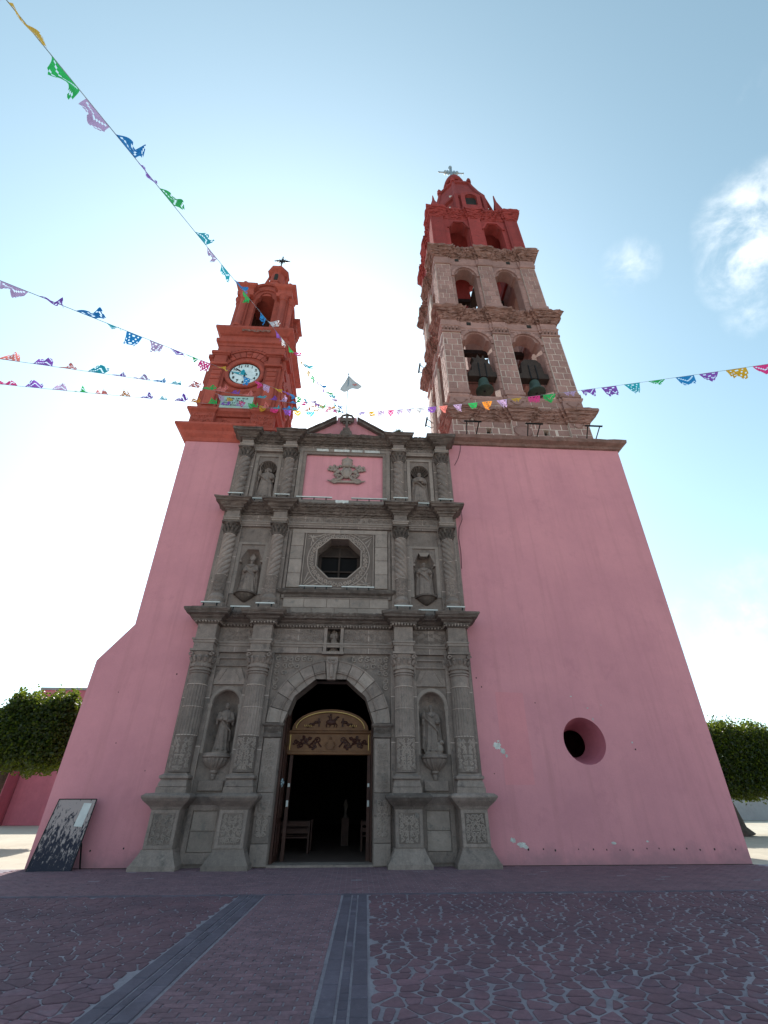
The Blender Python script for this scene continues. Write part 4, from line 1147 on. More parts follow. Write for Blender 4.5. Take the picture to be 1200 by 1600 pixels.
# bells with their timber yokes
def bell_thing(x, y, z, r, label, spiky):
    b = empty('church_bell', (x, y, z), label, 'bell', 'bells in the lower belfry')
    k = r / .5
    MB().lathe([(.46 * k, z), (.50 * k, z + .02), (.49 * k, z + .08), (.40 * k, z + .2), (.33 * k, z + .42), (.29 * k, z + .7), (.27 * k, z + .86), (.20 * k, z + .95), (.08 * k, z + .99), (.08 * k, z + 1.1)], x, y, 28).build('bell_body', BRONZE, b, smooth=30)
    MB().tube([(x, y, z + .6), (x, y, z - .02)], .035, 6).ball((x, y, z + .02), .08).build('clapper', IRON, b)
    m = MB()
    if spiky:
        pts = [(-.85, 1.0), (.85, 1.0), (.85, 1.35), (.62, 1.42), (.55, 1.9), (.42, 2.2), (.48, 2.55), (.28, 2.45), (.18, 2.85), (.02, 2.5), (-.16, 2.9), (-.26, 2.55), (-.52, 2.65), (-.42, 2.3), (-.58, 2.0), (-.62, 1.5), (-.85, 1.35)]
    else:
        pts = [(-.85, 1.0), (.85, 1.0), (.85, 1.35), (.66, 1.42), (.58, 2.3), (.35, 2.62), (-.35, 2.62), (-.58, 2.3), (-.66, 1.42), (-.85, 1.35)]
    m.plate([(x + a, z + c_) for a, c_ in pts], [], front, y - .22, y + .22)
    m.build('yoke', YOKE, b)
    for s in (-1, 1): MB().tube([(x + s * .2, y - .24, z + .9), (x + s * .2, y - .24, z + 2.1)], .03, 5).build('yoke_strap', IRON, b)
    MB().tube([(x - 1.0, y, z + 1.15), (x + 1.0, y, z + 1.15)], .06, 8).build('axle', IRON, b)
bell_thing(7.48, .80, 20.72, .5, 'bronze bell under a dark spiky-topped wooden yoke in the left arch of the lower belfry', True)
bell_thing(10.42, .80, 20.72, .5, 'bronze bell under a dark blunt-topped wooden yoke in the right arch of the lower belfry', False)

# flood lights on brackets
def flood(x, y, z, label, nx=0, ny=-1, k_=.55):
    t = empty('floodlight', (x, y, z), label, 'floodlight', 'black floodlights on the bell tower')
    ax = Vector((ny, -nx, 0)) if True else None
    n = Vector((nx, ny, 0)); p = Vector((x, y, z))
    a = p + n * k_ + Vector((0, 0, k_ * .82))
    m = MB()
    for s in (-1, 1): m.tube([p + ax * (s * .22), a + ax * (s * .30)], .028, 5)
    m.build('bracket', IRON, t)
    MB().tube([a - ax * .42, a + ax * .42], .06, 4).build('lamp_bar', IRON, t)
flood(6.05, -.15, 16.45, 'black floodlight frame at the tower foot nearest the stone portal')
flood(9.05, -.15, 16.45, 'black floodlight frame at the tower foot below the round medallion')
flood(12.0, -.15, 16.45, 'black floodlight frame at the tower foot by the right-hand corner')
flood(4.9, 5.2, 19.0, 'dark floodlight frame on the left flank of the bell tower, lowest of three', -1, 0, .3)
flood(5.36, 5.6, 22.6, 'dark floodlight frame on the left flank of the bell tower, middle of three', -1, 0, .4)
flood(4.95, 5.2, 27.6, 'dark floodlight frame on the left flank of the bell tower, highest of three', -1, 0, .3)

# ------------------------------------------------------------------ clock tower
clock = empty('clock_tower', (-5.7, 2.2, 16.4), 'brick-red painted clock tower with an open arched belfry, left of the church door', 'tower')
KX0, KX1, KY0, KY1 = -7.45, -3.75, .35, 4.05
K = dict(bw=.8, bd=.12, mid=False)
MB().box(KX0, KX1, KY0, KY1, 16.4, 23.6).build('tower_wall', REDC, clock)
tower_mould(clock, 'plinth_moulding', REDC, KX0, KX1, KY0, KY1, [(-.1, 16.4), (.30, 16.42), (.30, 16.6), (.12, 16.75), (-.1, 16.8)], rough=.006, **K)
for x in (KX0, KX1 - .8):
    MB().cbox(x - .18, x + .98, KY0 - .30, KY0, 16.72, 17.55, .03).build('pilaster_pedestal', REDC, clock)
    g = MB(); scrolls(g, x - .08, x + .88, 16.8, 17.5, lambda u, v, h: (u, KY0 - .31, v), .03, .32, seed=8)
    g.build('carved_panel', REDC, clock, smooth=50)
tower_mould(clock, 'string_course', REDC, KX0, KX1, KY0, KY1, [(-.1, 17.5), (.1, 17.52), (.16, 17.62), (.28, 17.72), (.28, 17.85), (.08, 17.95), (-.1, 18.0)], rough=.008, **K)
for k in range(6):
    MB().cbox(KX0 + .9 + k * .33 - .14, KX0 + .9 + k * .33 + .14, KY0 - .05, KY0, 16.95 + .02 * (k % 2), 17.3, .04).build('panel', REDC, clock) if k in () else None
g = MB(); scrolls(g, -6.3, -4.9, 16.85, 17.35, lambda u, v, h: (u, KY0 - .01, v), .03, .3, seed=5); g.build('carved_frieze', REDC, clock, smooth=50)
for x0 in (KX0 + .0, KX1 - .82):
    MB().cbox(x0, x0 + .82, KY0 - .15, KY0 + .01, 17.95, 21.2, .02).build('pilaster', REDC, clock)
    MB().cbox(x0 + .14, x0 + .68, KY0 - .26, KY0 - .14, 18.2, 20.9, .04).build('pilaster_strip', REDC, clock)
    MB().cbox(x0 - .06, x0 + .88, KY0 - .3, KY0 + .01, 21.2, 21.36, .03).build('pilaster_capital', REDC, clock)
    MB().cbox(x0 + .08, x0 + .74, KY0 - .26, KY0 + .01, 21.36, 22.0, .03).build('pilaster_block', REDC, clock)
    MB().cbox(x0 - .10, x0 + .92, KY0 - .40, KY0 + .01, 22.0, 22.18, .03, .01).build('pilaster_cornice', REDC, clock)
    MB().cbox(x0 - .04, x0 + .86, KY0 - .32, KY0 + .01, 21.92, 22.0, .02, .01).build('pilaster_cornice', REDC, clock)
    for k in range(3): MB().cbox(x0 + .16, x0 + .66, KY0 - .31, KY0 - .25, 20.0 + k * .36, 20.2 + k * .36, .02).build('boss', REDC, clock)
# side face (right side seen obliquely)
for y0 in (KY0, KY1 - .82):
    MB().box(KX1 - .01, KX1 + .15, y0, y0 + .82, 17.95, 22.2).build('pilaster', REDC, clock)
    MB().box(KX0 - .15, KX0 + .01, y0, y0 + .82, 17.95, 22.2).build('pilaster', REDC, clock)
    MB().box(KX1 - .01, KX1 + .34, y0 - .06, y0 + .88, 21.95, 22.2).build('pilaster_cornice', REDC, clock)
    MB().box(KX0 - .34, KX0 + .01, y0 - .06, y0 + .88, 21.95, 22.2).build('pilaster_cornice', REDC, clock)
    for k in range(4): MB().box(KX1 + .1, KX1 + .22, y0 + .16, y0 + .66, 18.3 + k * .9, 18.7 + k * .9).build('boss', REDC, clock)
    for k in range(2): MB().box(KX0 - .3, KX0 - .1, y0 + .1, y0 + .72, 18.6 + k * 1.5, 19.5 + k * 1.5).build('boss', REDC, clock)
MB().tube([(KX1 + .03, (KY0 + KY1) / 2 + .8 * cos(t * pi / 20), 20.6 + 1.0 * sin(t * pi / 20)) for t in range(41)], .1, 6).build('side_roundel', REDC, clock, smooth=50)
# clock surround
CCX, CCZ, CR = -5.63, 20.72, .80
MB().tube([(CCX + .95 * cos(t * pi / 24), KY0 - .06, CCZ + .98 * sin(t * pi / 24)) for t in range(49)], .13, 8).build('clock_surround', REDC, clock, smooth=50)
for i in range(13):
    a0, a1 = pi * (i + .06) / 13, pi * (i + .94) / 13
    an = [a0 + (a1 - a0) * t / 3 for t in range(4)]
    MB().plate([(CCX + 1.12 * cos(a), CCZ + .25 + 1.12 * sin(a)) for a in an] + [(CCX + 1.52 * cos(a), CCZ + .25 + 1.52 * sin(a)) for a in reversed(an)], [], frame_front(0, KY0 - .07), 0, .1).build('voussoir', REDC, clock)
ar = MB().tube([(CCX + 1.64 * cos(t * pi / 24), KY0 - .06, CCZ + .25 + 1.64 * sin(t * pi / 24)) for t in range(25)], .07, 6)
for t in range(30):
    a = pi * (t + .5) / 30; ar.box(CCX + 1.77 * cos(a) - .035, CCX + 1.77 * cos(a) + .035, KY0 - .10, KY0, CCZ + .25 + 1.77 * sin(a) - .035, CCZ + .25 + 1.77 * sin(a) + .035)
ar.ball((CCX, KY0 - .1, CCZ + 1.62), .12, sc=(1, .6, 1)); ar.build('arch_moulding', REDC, clock, smooth=50)
cf = MB()
cf.plate([(CCX + CR * cos(t * pi / 32), CCZ + CR * sin(t * pi / 32)) for t in range(64)], [], frame_front(0, KY0 - .05), 0, .05)
face = cf.build('clock_face', CLOCKW, clock)
def text_mesh(body, size, x, y, z, mat, parent, name, thick=.006, bold=.0, tilt=0):
    cu = bpy.data.curves.new(name, 'FONT'); cu.body = body; cu.size = size; cu.align_x = 'CENTER'; cu.align_y = 'CENTER'; cu.extrude = thick; cu.offset = bold; cu.resolution_u = 3
    ob = bpy.data.objects.new('tmp', cu); C.objects.link(ob)
    dg = bpy.context.evaluated_depsgraph_get()
    me = bpy.data.meshes.new_from_object(ob.evaluated_get(dg)); bpy.data.objects.remove(ob)
    me.name = name; me.materials.clear(); me.materials.append(mat)
    o = bpy.data.objects.new(name, me); C.objects.link(o); o.parent = parent
    o.location = Vector((x, y, z)) - parent_loc(parent)
    o.rotation_euler = (pi / 2, 0, 0) if not tilt else (pi / 2, 0, 0)
    return o
for h in range(1, 13):
    a = pi / 2 - h * pi / 6
    text_mesh(str(h), .25, CCX + .63 * cos(a), KY0 - .058, CCZ + .63 * sin(a), IRON, face, 'numeral', bold=.006)
def hand(deg, ln, w, tail):
    a = radians(90 - deg); d = Vector((cos(a), sin(a))); n = Vector((-d.y, d.x)); c_ = Vector((CCX, CCZ))
    pts = [c_ - d * tail - n * w * .8, c_ - d * tail + n * w * .8, c_ + d * ln * .75 + n * w, c_ + d * ln, c_ + d * ln * .75 - n * w]
    MB().plate([tuple(p) for p in pts], [], frame_front(0, KY0 - .085), -.01, .01).build('clock_hand', IRON, face)
hand(306, .66, .028, .16); hand(176, .40, .04, .12)
MB().plate([(CCX + .07 * cos(t * pi / 8), CCZ + .07 * sin(t * pi / 8)) for t in range(16)], [], frame_front(0, KY0 - .11), 0, .05).build('clock_hub', IRON, face)
rm = MB().tube([(CCX + .79 * cos(t * pi / 32), KY0 - .05, CCZ + .79 * sin(t * pi / 32)) for t in range(65)], .02, 5); rm.build('clock_rim', IRON, face)
g = MB(); scrolls(g, CCX - .8, CCX + .8, 19.28, 19.55, lambda u, v, h: (u, KY0 - .005, v), .025, .22, seed=2); g.build('carved_scroll', REDC, clock, smooth=50)
# tiled plaque with dark lettering (too small to read in the photograph)
PX0, PX1, PZ0, PZ1 = -6.50, -4.86, 18.15, 19.02
MB().plate([(PX0 - .1, PZ0 - .1), (PX1 + .1, PZ0 - .1), (PX1 + .1, PZ1 + .1), (PX0 - .1, PZ1 + .1)], [[(PX0, PZ0), (PX1, PZ0), (PX1, PZ1), (PX0, PZ1)]], frame_front(0, KY0 - .07), 0, .08).build('plaque_frame', REDC, clock)
pq = MB().box(PX0, PX1, KY0 - .04, KY0 + .01, PZ0, PZ1).build('inscribed_plaque', PLAQ, clock)
q = random.Random(31); g = MB()
for zz, a, b, h in ((18.86, -6.2, -5.15, .085), (18.70, -6.3, -5.35, .12), (18.53, -6.32, -5.32, .085), (18.38, -6.32, -5.4, .08)):
    x = a
    while x < b:
        w = q.uniform(.02, .05)
        if q.random() < .84:
            g.box(x, x + .012, KY0 - .05, KY0 - .039, zz - h / 2, zz + h / 2)
            if q.random() < .7: g.box(x + .012, x + w, KY0 - .05, KY0 - .039, zz + h / 2 * q.choice((-1, 0, .75)), zz + h / 2 * q.choice((-.7, .25, 1)) + .014)
        x += w + .016
g.build('lettering', IRON, pq)['kind'] = 'stuff'
# upper mouldings and belfry platform
tower_mould(clock, 'cornice', REDC, KX0, KX1, KY0, KY1, [(-.1, 23.0), (.04, 23.02), (.06, 23.2), (.16, 23.26), (.18, 23.5), (.0, 23.6), (.0, 23.95), (.1, 24.0), (.26, 24.2), (.34, 24.3), (.34, 24.46), (-.1, 24.5)], rough=.008, bw=.8, bd=.0, mid=False)
tower_mould(clock, 'parapet', REDC, KX0 + .2, KX1 - .2, KY0 + .2, KY1 - .2, [(-.1, 24.45), (.1, 24.46), (.1, 24.9), (-.1, 25.0)], rough=.01, bw=.8, bd=0, mid=False)
g = MB(); scrolls(g, -6.3, -4.7, 24.05, 24.4, lambda u, v, h: (u, KY0 - .28, v), .02, .16, seed=4); g.build('carved_strip', TOWERC, clock, smooth=50)
# belfry: four clustered piers, arches, curved pediments
QX, QY = -5.75, 2.3
B0, B1 = 25.0, 29.5
def bpier(sx, sy):
    x, y = QX + sx * 1.22, QY + sy * 1.22
    m = MB().box(x - .30, x + .30, y - .30, y + .30, B0 + .2, B1)
    m.build('belfry_pier', REDC, clock)
    for dx, dy in ((sx * .36, 0), (0, sy * .36)):
        MB().lathe([(.26, B0 + .2), (.28, B0 + .4), (.2, B0 + .5), (.2, B1 - 1.5), (.26, B1 - 1.45), (.22, B1 - 1.3), (.3, B1 - 1.1), (.34, B1 - 1.0)], x + dx, y + dy, 12).build('belfry_column', REDC, clock, smooth=40)
    m = MB().mould([(x - .44, y - .44), (x + .44, y - .44), (x + .44, y + .44), (x - .44, y + .44)], [(-.2, B1 - 1.05), (.05, B1 - 1.0), (.08, B1 - .7), (.0, B1 - .65), (.02, B1 - .3), (.2, B1 - .15), (.26, B1), (-.2, B1 + .1)], closed=True, rough=.01)
    m.box(x - .45, x + .45, y - .45, y + .45, B1 - 1.0, B1 + .05)
    m.build('belfry_entablature', REDC, clock)
    MB().lathe([(.16, B1), (.22, B1 + .1), (.12, B1 + .25), (.2, B1 + .4), (.17, B1 + .55), (.05, B1 + .68)], x + sx * .22, y + sy * .28, 12).build('finial', REDC, clock, smooth=50)
for sx in (-1, 1):
    for sy in (-1, 1): bpier(sx, sy)
def aw(frm, ctr):
    o = [(ctr - .95, B0 + .2), (ctr + .95, B0 + .2), (ctr + .95, B1 - .1)] + arc(ctr, B1 - .1, .95, 0, pi, 12, .75) + [(ctr - .95, B1 - .1)]
    MB().plate(o, [lobed(ctr, .60, B0 + .25, B1 - 1.1, B1 - .15)], frm, 0, .3).build('belfry_arch', REDC, clock)
    t_ = MB(); pp = arc(ctr, B1 - .1, .95, 0, pi, 16, .8); t_.tube([frm(u, -.02, z) for u, z in pp], .13, 6)
    pp = arc(ctr, B1 - .75, .78, 0, pi, 16, .85); t_.tube([frm(u, -.03, z) for u, z in pp], .08, 6)
    t_.build('arch_moulding', REDC, clock, smooth=40)
aw(frame_front(0, QY - 1.35), QX); aw(frame_back(QY + 1.35), QX); aw(frame_left(QX - 1.35), QY); aw(frame_right(QX + 1.35), QY)
MB().box(KX0 + .25, KX1 - .25, KY0 + .25, KY1 - .25, 24.9, 25.15).box(QX - 1.6, QX + 1.6, QY - 1.6, QY + 1.6, 25.15, 25.3).build('belfry_floor', REDC, clock)
MB().box(QX - 1.1, QX + 1.1, QY + .5, QY + .6, 25.3, 29.2).box(QX - 1.06, QX - 1.0, QY - 1, QY + .5, 25.3, 29.2).build('belfry_screen', WOOD, clock)
MB().lathe([(1.3, B1 - .4), (1.3, B1 + .1), (1.15, B1 + .6), (.85, B1 + 1.2), (.62, B1 + 1.7), (.6, 32.05)], QX, QY, 32).build('belfry_dome', REDC, clock, smooth=40)
g = MB()
octa(clock, 'lantern', REDC, [(.62, 32.0), (.62, 32.1), (.48, 32.15), (.46, 33.4), (.52, 33.45), (.7, 33.6), (.74, 33.75), (.4, 33.85)], QX, QY)
MB().plate(arch(QX, .13, 32.4, 33.0, 33.15, 8), [], frame_front(0, QY - .50), 0, .06).build('lantern_opening', DARK, clock)
for s in (-1, 1):
    MB().plate([(QX + s * .62, 32.0), (QX + s * .95, 31.9), (QX + s * .8, 32.8), (QX + s * .62, 33.6)], [], frame_front(0, QY - .08), 0, .16).build('scroll_buttress', REDC, clock)
MB().lathe([(.25, 33.8), (.34, 33.95), (.38, 34.2), (.34, 34.5), (.2, 34.75), (.07, 34.85), (.05, 35.0)], QX, QY, 20).build('lantern_dome', REDC, clock, smooth=50)
cz = 35.75
cx_ = MB().tube([(QX, QY, 34.9), (QX, QY, 36.35)], .045, 6).tube([(QX - .58, QY, cz), (QX + .58, QY, cz)], .04, 6).tube([(QX - .42, QY, cz), (QX - .12, QY, cz)], .075, 6).tube([(QX + .12, QY, cz), (QX + .42, QY, cz)], .075, 6)
for t in range(12):
    a = t * pi / 6 + pi / 12
    cx_.tube([(QX + .1 * cos(a), QY, cz + .1 * sin(a)), (QX + .36 * cos(a), QY, cz + .36 * sin(a))], [.04, .015], 5)
cx_.build('tower_cross', IRON, clock, smooth=40)

# ------------------------------------------------------------------ statues in the niches
def statue(name, label, x, y, z, H, head='bare', pose='folded', cape=False, staff=False, child=False, seed=1, turn=0.0, wide=1.0, mat=None):
    q = random.Random(seed); m = MB()
    ph = q.uniform(0, 6)
    prof = [(.00, .185, .125), (.03, .19, .13), (.15, .17, .12), (.35, .15, .105), (.50, .135, .095), (.58, .125, .085), (.68, .145, .09), (.77, .155, .088), (.81, .13, .075), (.835, .07, .055)]
    seg = 56; vs = []
    nz_ = 30
    for i in range(nz_ + 1):
        t = .835 * i / nz_
        for (a, ra, da), (b, rb, db) in zip(prof[:-1], prof[1:]):
            if a <= t <= b + 1e-6:
                k = (t - a) / (b - a); rw = ra + (rb - ra) * k; rd = da + (db - da) * k; break
        fold = max(0, 1 - t / .62)
        for j in range(seg):
            a = 2 * pi * j / seg
            f = 1 + (.085 * fold + .022) * sin(9 * a + ph + 2.2 * t * sin(ph)) + .04 * fold * sin(17 * a + 3 * t + ph)
            vs.append((rw * wide * f * cos(a), rd * f * sin(a) + .012 * sin(t * 8 + ph), t))
    m.add(vs, [(i * seg + j, i * seg + (j + 1) % seg, (i + 1) * seg + (j + 1) % seg, (i + 1) * seg + j) for i in range(nz_) for j in range(seg)] + [tuple(range(seg)), tuple(range(nz_ * seg, (nz_ + 1) * seg))])
    # feet, neck, head with a face
    for s in (-1, 1): m.ball((s * .06, -.12, .018), .035, sc=(1, 1.7, .8))
    m.tube([(0, 0, .80), (0, -.01, .88)], .038, 8)
    hz = .915
    m.ball((0, -.012, hz), .062, 14, 10, (.86, .98, 1.18))
    m.tube([(0, -.072, hz + .018), (0, -.088, hz - .012)], [.009, .014], 6)
    for s in (-1, 1):
        m.ball((s * .024, -.064, hz + .018), .009); m.tube([(s * .008, -.068, hz + .032), (s * .04, -.058, hz + .03)], .008, 5); m.ball((s * .054, -.01, hz), .014, sc=(.6, 1, 1.3))
    m.tube([(-.018, -.070, hz - .03), (.018, -.070, hz - .03)], .008, 5)
    if head in ('bearded', 'bare'):
        m.ball((0, .004, hz + .02), .064, 12, 8, (.92, .98, 1.05))
    if head in ('bearded', 'mitre', 'cowl'):
        m.ball((0, -.052, hz - .055), .034, 8, 6, (1, .8, 1.5))
    if head == 'mitre':
        m.add([(-.062, -.03, hz + .045), (.062, -.03, hz + .045), (.075, -.02, hz + .12), (0, -.01, hz + .235), (-.075, -.02, hz + .12), (-.062, .05, hz + .045), (.062, .05, hz + .045), (.075, .04, hz + .12), (0, .03, hz + .235), (-.075, .04, hz + .12)],
              [(0, 1, 2, 3, 4), (9, 8, 7, 6, 5), (0, 5, 6, 1), (1, 6, 7, 2), (2, 7, 8, 3), (3, 8, 9, 4), (4, 9, 5, 0)])
    if head == 'cowl':
        m.tube([(-.075, .0, hz - .05), (-.07, .0, hz + .03), (0, .0, hz + .08), (.07, .0, hz + .03), (.075, .0, hz - .05)], .022, 8)
    if head == 'veil':
        m.tube([(-.10, .01, hz - .12), (-.068, .0, hz), (0, -.0, hz + .075), (.068, .0, hz), (.10, .01, hz - .12)], [.03, .026, .024, .026, .03], 8)
    if head == 'crown':
        m.lathe([(.05, hz + .05), (.06, hz + .1), (.045, hz + .1)], 0, 0, 12)
    def hand(p, d):
        p = Vector(p); d = Vector(d).normalized(); sd = d.cross(Vector((0, 1, 0))).normalized() if abs(d.y) < .9 else Vector((1, 0, 0))
        m.ball(tuple(p), .023, 8, 6, (1, .8, 1.1))
        for k, l in enumerate((.030, .036, .034, .027)):
            o = p + sd * (.010 * (k - 1.5)); m.tube([o, o + d * l * .6, o + d * l + Vector((0, -.008, -.006))], [.0062, .0055, .0045], 5)
        m.tube([p + sd * -.018, p + sd * -.03 + d * .016], [.007, .005], 5)
    def arm(s, el, ha, hd):
        m.tube([(s * .125, 0, .785), el, ((el[0] + ha[0]) / 2, (el[1] + ha[1]) / 2, (el[2] + ha[2]) / 2), tuple(Vector(ha) * .93 + Vector(el) * .07)], [.048, .046, .05, .042], 10)
        m.tube([(el[0], el[1], el[2] + .01), (el[0] * 1.05, el[1] + .005, el[2] - .10)], [.04, .022], 8)   # hanging sleeve
        hand(ha, hd)
    if pose == 'folded':
        arm(-1, (-.165, -.03, .63), (-.03, -.15, .66), (1, -.1, .1)); arm(1, (.17, -.03, .62), (.045, -.15, .60), (-1, -.1, .2))
        m.box(-.03, .06, -.19, -.13, .60, .68)
    elif pose == 'raised':
        arm(-1, (-.20, -.04, .66), (-.175, -.10, .82), (0, -.1, 1)); arm(1, (.175, -.03, .62), (.10, -.14, .60), (-.5, -.4, .2))
    elif pose == 'book':
        arm(-1, (-.17, -.03, .63), (-.10, -.13, .60), (.4, -.5, .3)); arm(1, (.17, -.03, .63), (.10, -.13, .60), (-.4, -.5, .3))
    elif pose == 'wide':
        arm(-1, (-.18, -.04, .64), (-.13, -.13, .70), (.1, -.4, .8)); arm(1, (.18, -.04, .64), (.13, -.13, .70), (-.1, -.4, .8))
    if cape:
        for s in (-1, 1):
            for k in range(4):
                m.tube([(s * (.10 + .012 * k), .02 + .02 * k, .80), (s * (.17 + .012 * k), .0 + .02 * k, .62), (s * (.19 + .012 * k), .0 + .02 * k, .35), (s * (.215 + .01 * k), .0 + .02 * k, .06)], [.03, .036, .034, .03], 8)
        m.tube([(-.10, -.06, .79), (0, -.10, .72), (.10, -.06, .79)], .022, 6)
    if staff:
        m.tube([(-.19, -.11, .02), (-.185, -.11, 1.02)], .011, 6)
        m.tube([(-.185 + .04 * cos(t * .7 + 3), -.11, 1.05 + .04 * sin(t * .7 + 3)) for t in range(8)], .011, 6)
    if child:
        m.ball((.10, -.13, .80), .042).tube([(.10, -.12, .77), (.11, -.12, .64)], [.05, .055], 8)
    m.tube([(-.16, -.08, .70), (0, -.12, .55), (.15, -.07, .40), (.17, -.02, .2)], [.018, .022, .022, .014], 6)     # draped fold across the front
    m.box(-.19 * wide, .19 * wide, -.15, .12, -.05, .005)
    ct, st = cos(turn), sin(turn)
    m.v = [((a * ct - b * st) * H, (a * st + b * ct) * H, c_ * H) for a, b, c_ in m.v]
    me = bpy.data.meshes.new(name); me.from_pydata(m.v, [], m.f)
    o = bpy.data.objects.new(name, me); C.objects.link(o); me.materials.append(mat or STONE)
    o.location = (x, y, z + .05 * H)
    rm = o.modifiers.new('weld', 'REMESH'); rm.mode = 'VOXEL'; rm.voxel_size = .0062 * H; rm.use_smooth_shade = True
    return tag(o, label, 'statue')
GS = 'saints in the niches of the stone portal'
ST = [
 statue('statue', 'stone saint in a gathered robe with folded arms, in the bottom left niche', -3.38, .12, 2.83, 1.42, 'bare', 'folded', seed=3, wide=.85, turn=.15),
 statue('statue', 'bearded stone saint with cloak and one raised hand, in the bottom right niche', 3.40, .12, 2.83, 1.42, 'bearded', 'raised', cape=True, seed=5),
 statue('statue', 'stone bishop in a tall pointed mitre and wide cope, in the middle left niche', -3.42, .14, 8.12, 1.50, 'mitre', 'book', cape=True, seed=8, wide=1.1),
 statue('statue', 'stout stone figure in a short cape and long robe, in the middle right niche', 3.42, .14, 8.12, 1.50, 'bare', 'wide', cape=True, seed=12, wide=1.15),
 statue('statue', 'stone saint raising a hand beside a staff, in the top left niche', -3.43, .14, 12.48, 1.72, 'cowl', 'raised', staff=True, seed=14, wide=1.2),
 statue('statue', 'stone friar with a cloak crossed over the chest, in the top right niche', 3.43, .14, 12.48, 1.72, 'bare', 'folded', cape=True, seed=17, wide=1.2),
 statue('statue', 'small stone Madonna holding a child in the tiny niche above the door arch', 0, .04, 6.0, .80, 'veil', 'book', child=True, seed=21)]
for s in ST: s['group'] = GS
# rock with a beast's head at the foot of the lower right saint
m = MB().ball((3.62, -.02, 2.98), .12, sc=(1, .9, 1.2)).ball((3.68, -.06, 3.16), .07).ball((3.58, -.02, 3.10), .08).tube([(3.68, -.1, 3.16), (3.72, -.17, 3.14)], [.04, .025], 6).tube([(3.66, -.03, 3.2), (3.65, -.02, 3.27)], [.02, .005], 5)
tag(m.build('small_beast', STONE_L, None, smooth=60, origin=(3.62, -.02, 2.85)), 'small crouching stone beast at the foot of the bottom right saint', 'statue')

# ------------------------------------------------------------------ slim light bars on the ledges
def bar(x0, x1, y, z, label):
    t = empty('light_bar', ((x0 + x1) / 2, y, z), label, 'lamp', 'slim white light bars on the portal ledges')
    MB().box(x0, x1, y - .04, y + .04, z, z + .045).build('housing', WHITE, t)
    n = 2 if x1 - x0 < .8 else 3
    for i in range(n):
        x = x0 + (x1 - x0) * (i + .5) / n if n == 3 else x0 + (x1 - x0) * (.15 + .7 * i)
        MB().box(x - .02, x + .02, y - .02, y + .02, z - .10, z).build('bracket', IRON, t)
NM = {-4.38: 'outer left column', -2.47: 'inner left column', 2.47: 'inner right column', 4.38: 'outer right column'}
for c, n_ in NM.items():
    bar(c - .33, c + .33, -.80, 7.46, 'slim white light bar at the foot of the %s, lower ledge' % n_)
    bar(c - .31, c + .31, -.72, 12.24, 'slim white light bar at the foot of the %s, upper ledge' % n_)
for s, n_ in ((-1, 'left'), (1, 'right')):
    bar(s * 3.42 - .35, s * 3.42 + .35, -.42, 7.46, 'slim white light bar below the bishop niche on the %s, lower ledge' % n_ if s < 0 else 'slim white light bar below the caped figure niche, lower ledge')
    bar(s * 3.42 - .33, s * 3.42 + .33, -.40, 12.22, 'slim white light bar below the top %s niche, upper ledge' % n_)
    bar(s * .80 - .62, s * .80 + .62, -.30, 8.36, 'slim white light bar under the octagonal window, %s half of the shelf' % n_)
    bar(s * 1.15 - .75, s * 1.15 + .75, -.62, 12.22, 'slim white light bar under the pink arms panel, %s of the middle stone' % n_)
# loose cable on the right edge of the portal
m = MB().tube([(5.12, -.25, 12.0), (5.16, -.05, 11.7), (5.0, -.03, 11.3), (4.94, -.03, 10.8), (4.97, -.03, 10.2), (4.93, -.03, 9.4)], .012, 5)
tag(m.build('cable', IRON, None, origin=(5.0, -.05, 9.4)), 'thin dark cable hanging down the right edge of the stone portal', 'cable')
m = MB().tube([(5.5, -.03, 16.0), (5.45, -.03, 15.6), (5.3, -.03, 15.1), (5.1, -.03, 14.7)], .01, 5)
tag(m.build('cable', IRON, None, origin=(5.3, -.05, 14.7)), 'thin short cable on the pink wall below the bell tower cornice', 'cable')

# agave-like weed on the portal top
pl = empty('weed_plant', (2.46, -.55, 15.95), 'small green spiky weed growing on top of the portal cornice', 'plant')
for i in range(11):
    a = 2 * pi * i / 11; q_ = R.uniform(.8, 1.2)
    MB().tube([(2.46 + .02 * cos(a), -.55 + .02 * sin(a), 15.98), (2.46 + .12 * cos(a) * q_, -.55 + .1 * sin(a), 16.18), (2.46 + .26 * cos(a) * q_, -.55 + .2 * sin(a), 16.28)], [.025, .03, .004], 4).build('leaf', LEAF, pl)

# flag on the pediment
fl = empty('flag', (-.06, -.26, 17.15), 'white cloth flag hanging from a thin pole above the pediment cross', 'flag')
MB().tube([(-.06, -.26, 17.15), (-.06, -.26, 20.35)], .022, 6).ball((-.06, -.26, 20.4), .05).build('pole', STEEL, fl)
m = MB(); nx, ny = 16, 14; vs = []
for j in range(ny + 1):
    for i in range(nx + 1):
        u, v = i / nx, j / ny
        # cloth bunched at the top of the pole and opening downwards like a tent
        x = -.06 + (-.40 + 1.12 * u) * (v ** .85) + .0
        z = 20.3 - 1.15 * v + .50 * v * max(0, u - .35) - .12 * v * sin(pi * u)
        yy = -.26 + .10 * sin(u * 9) * v + .06 * sin(v * 5)
        vs.append((x, yy, z))
m.add(vs, [(j * (nx + 1) + i, j * (nx + 1) + i + 1, (j + 1) * (nx + 1) + i + 1, (j + 1) * (nx + 1) + i) for j in range(ny) for i in range(nx)])
fc = m.build('cloth', CLOTH, fl, smooth=60)
m = MB(); vs = []
for j in range(4):
    for i in range(6):
        u, v = .66 + .05 * i, .60 + .05 * j
        vs.append((-.06 + (-.40 + 1.12 * u) * (v ** .85), -.275 + .10 * sin(u * 9) * v + .06 * sin(v * 5), 20.3 - 1.15 * v + .50 * v * max(0, u - .35) - .12 * v * sin(pi * u)))
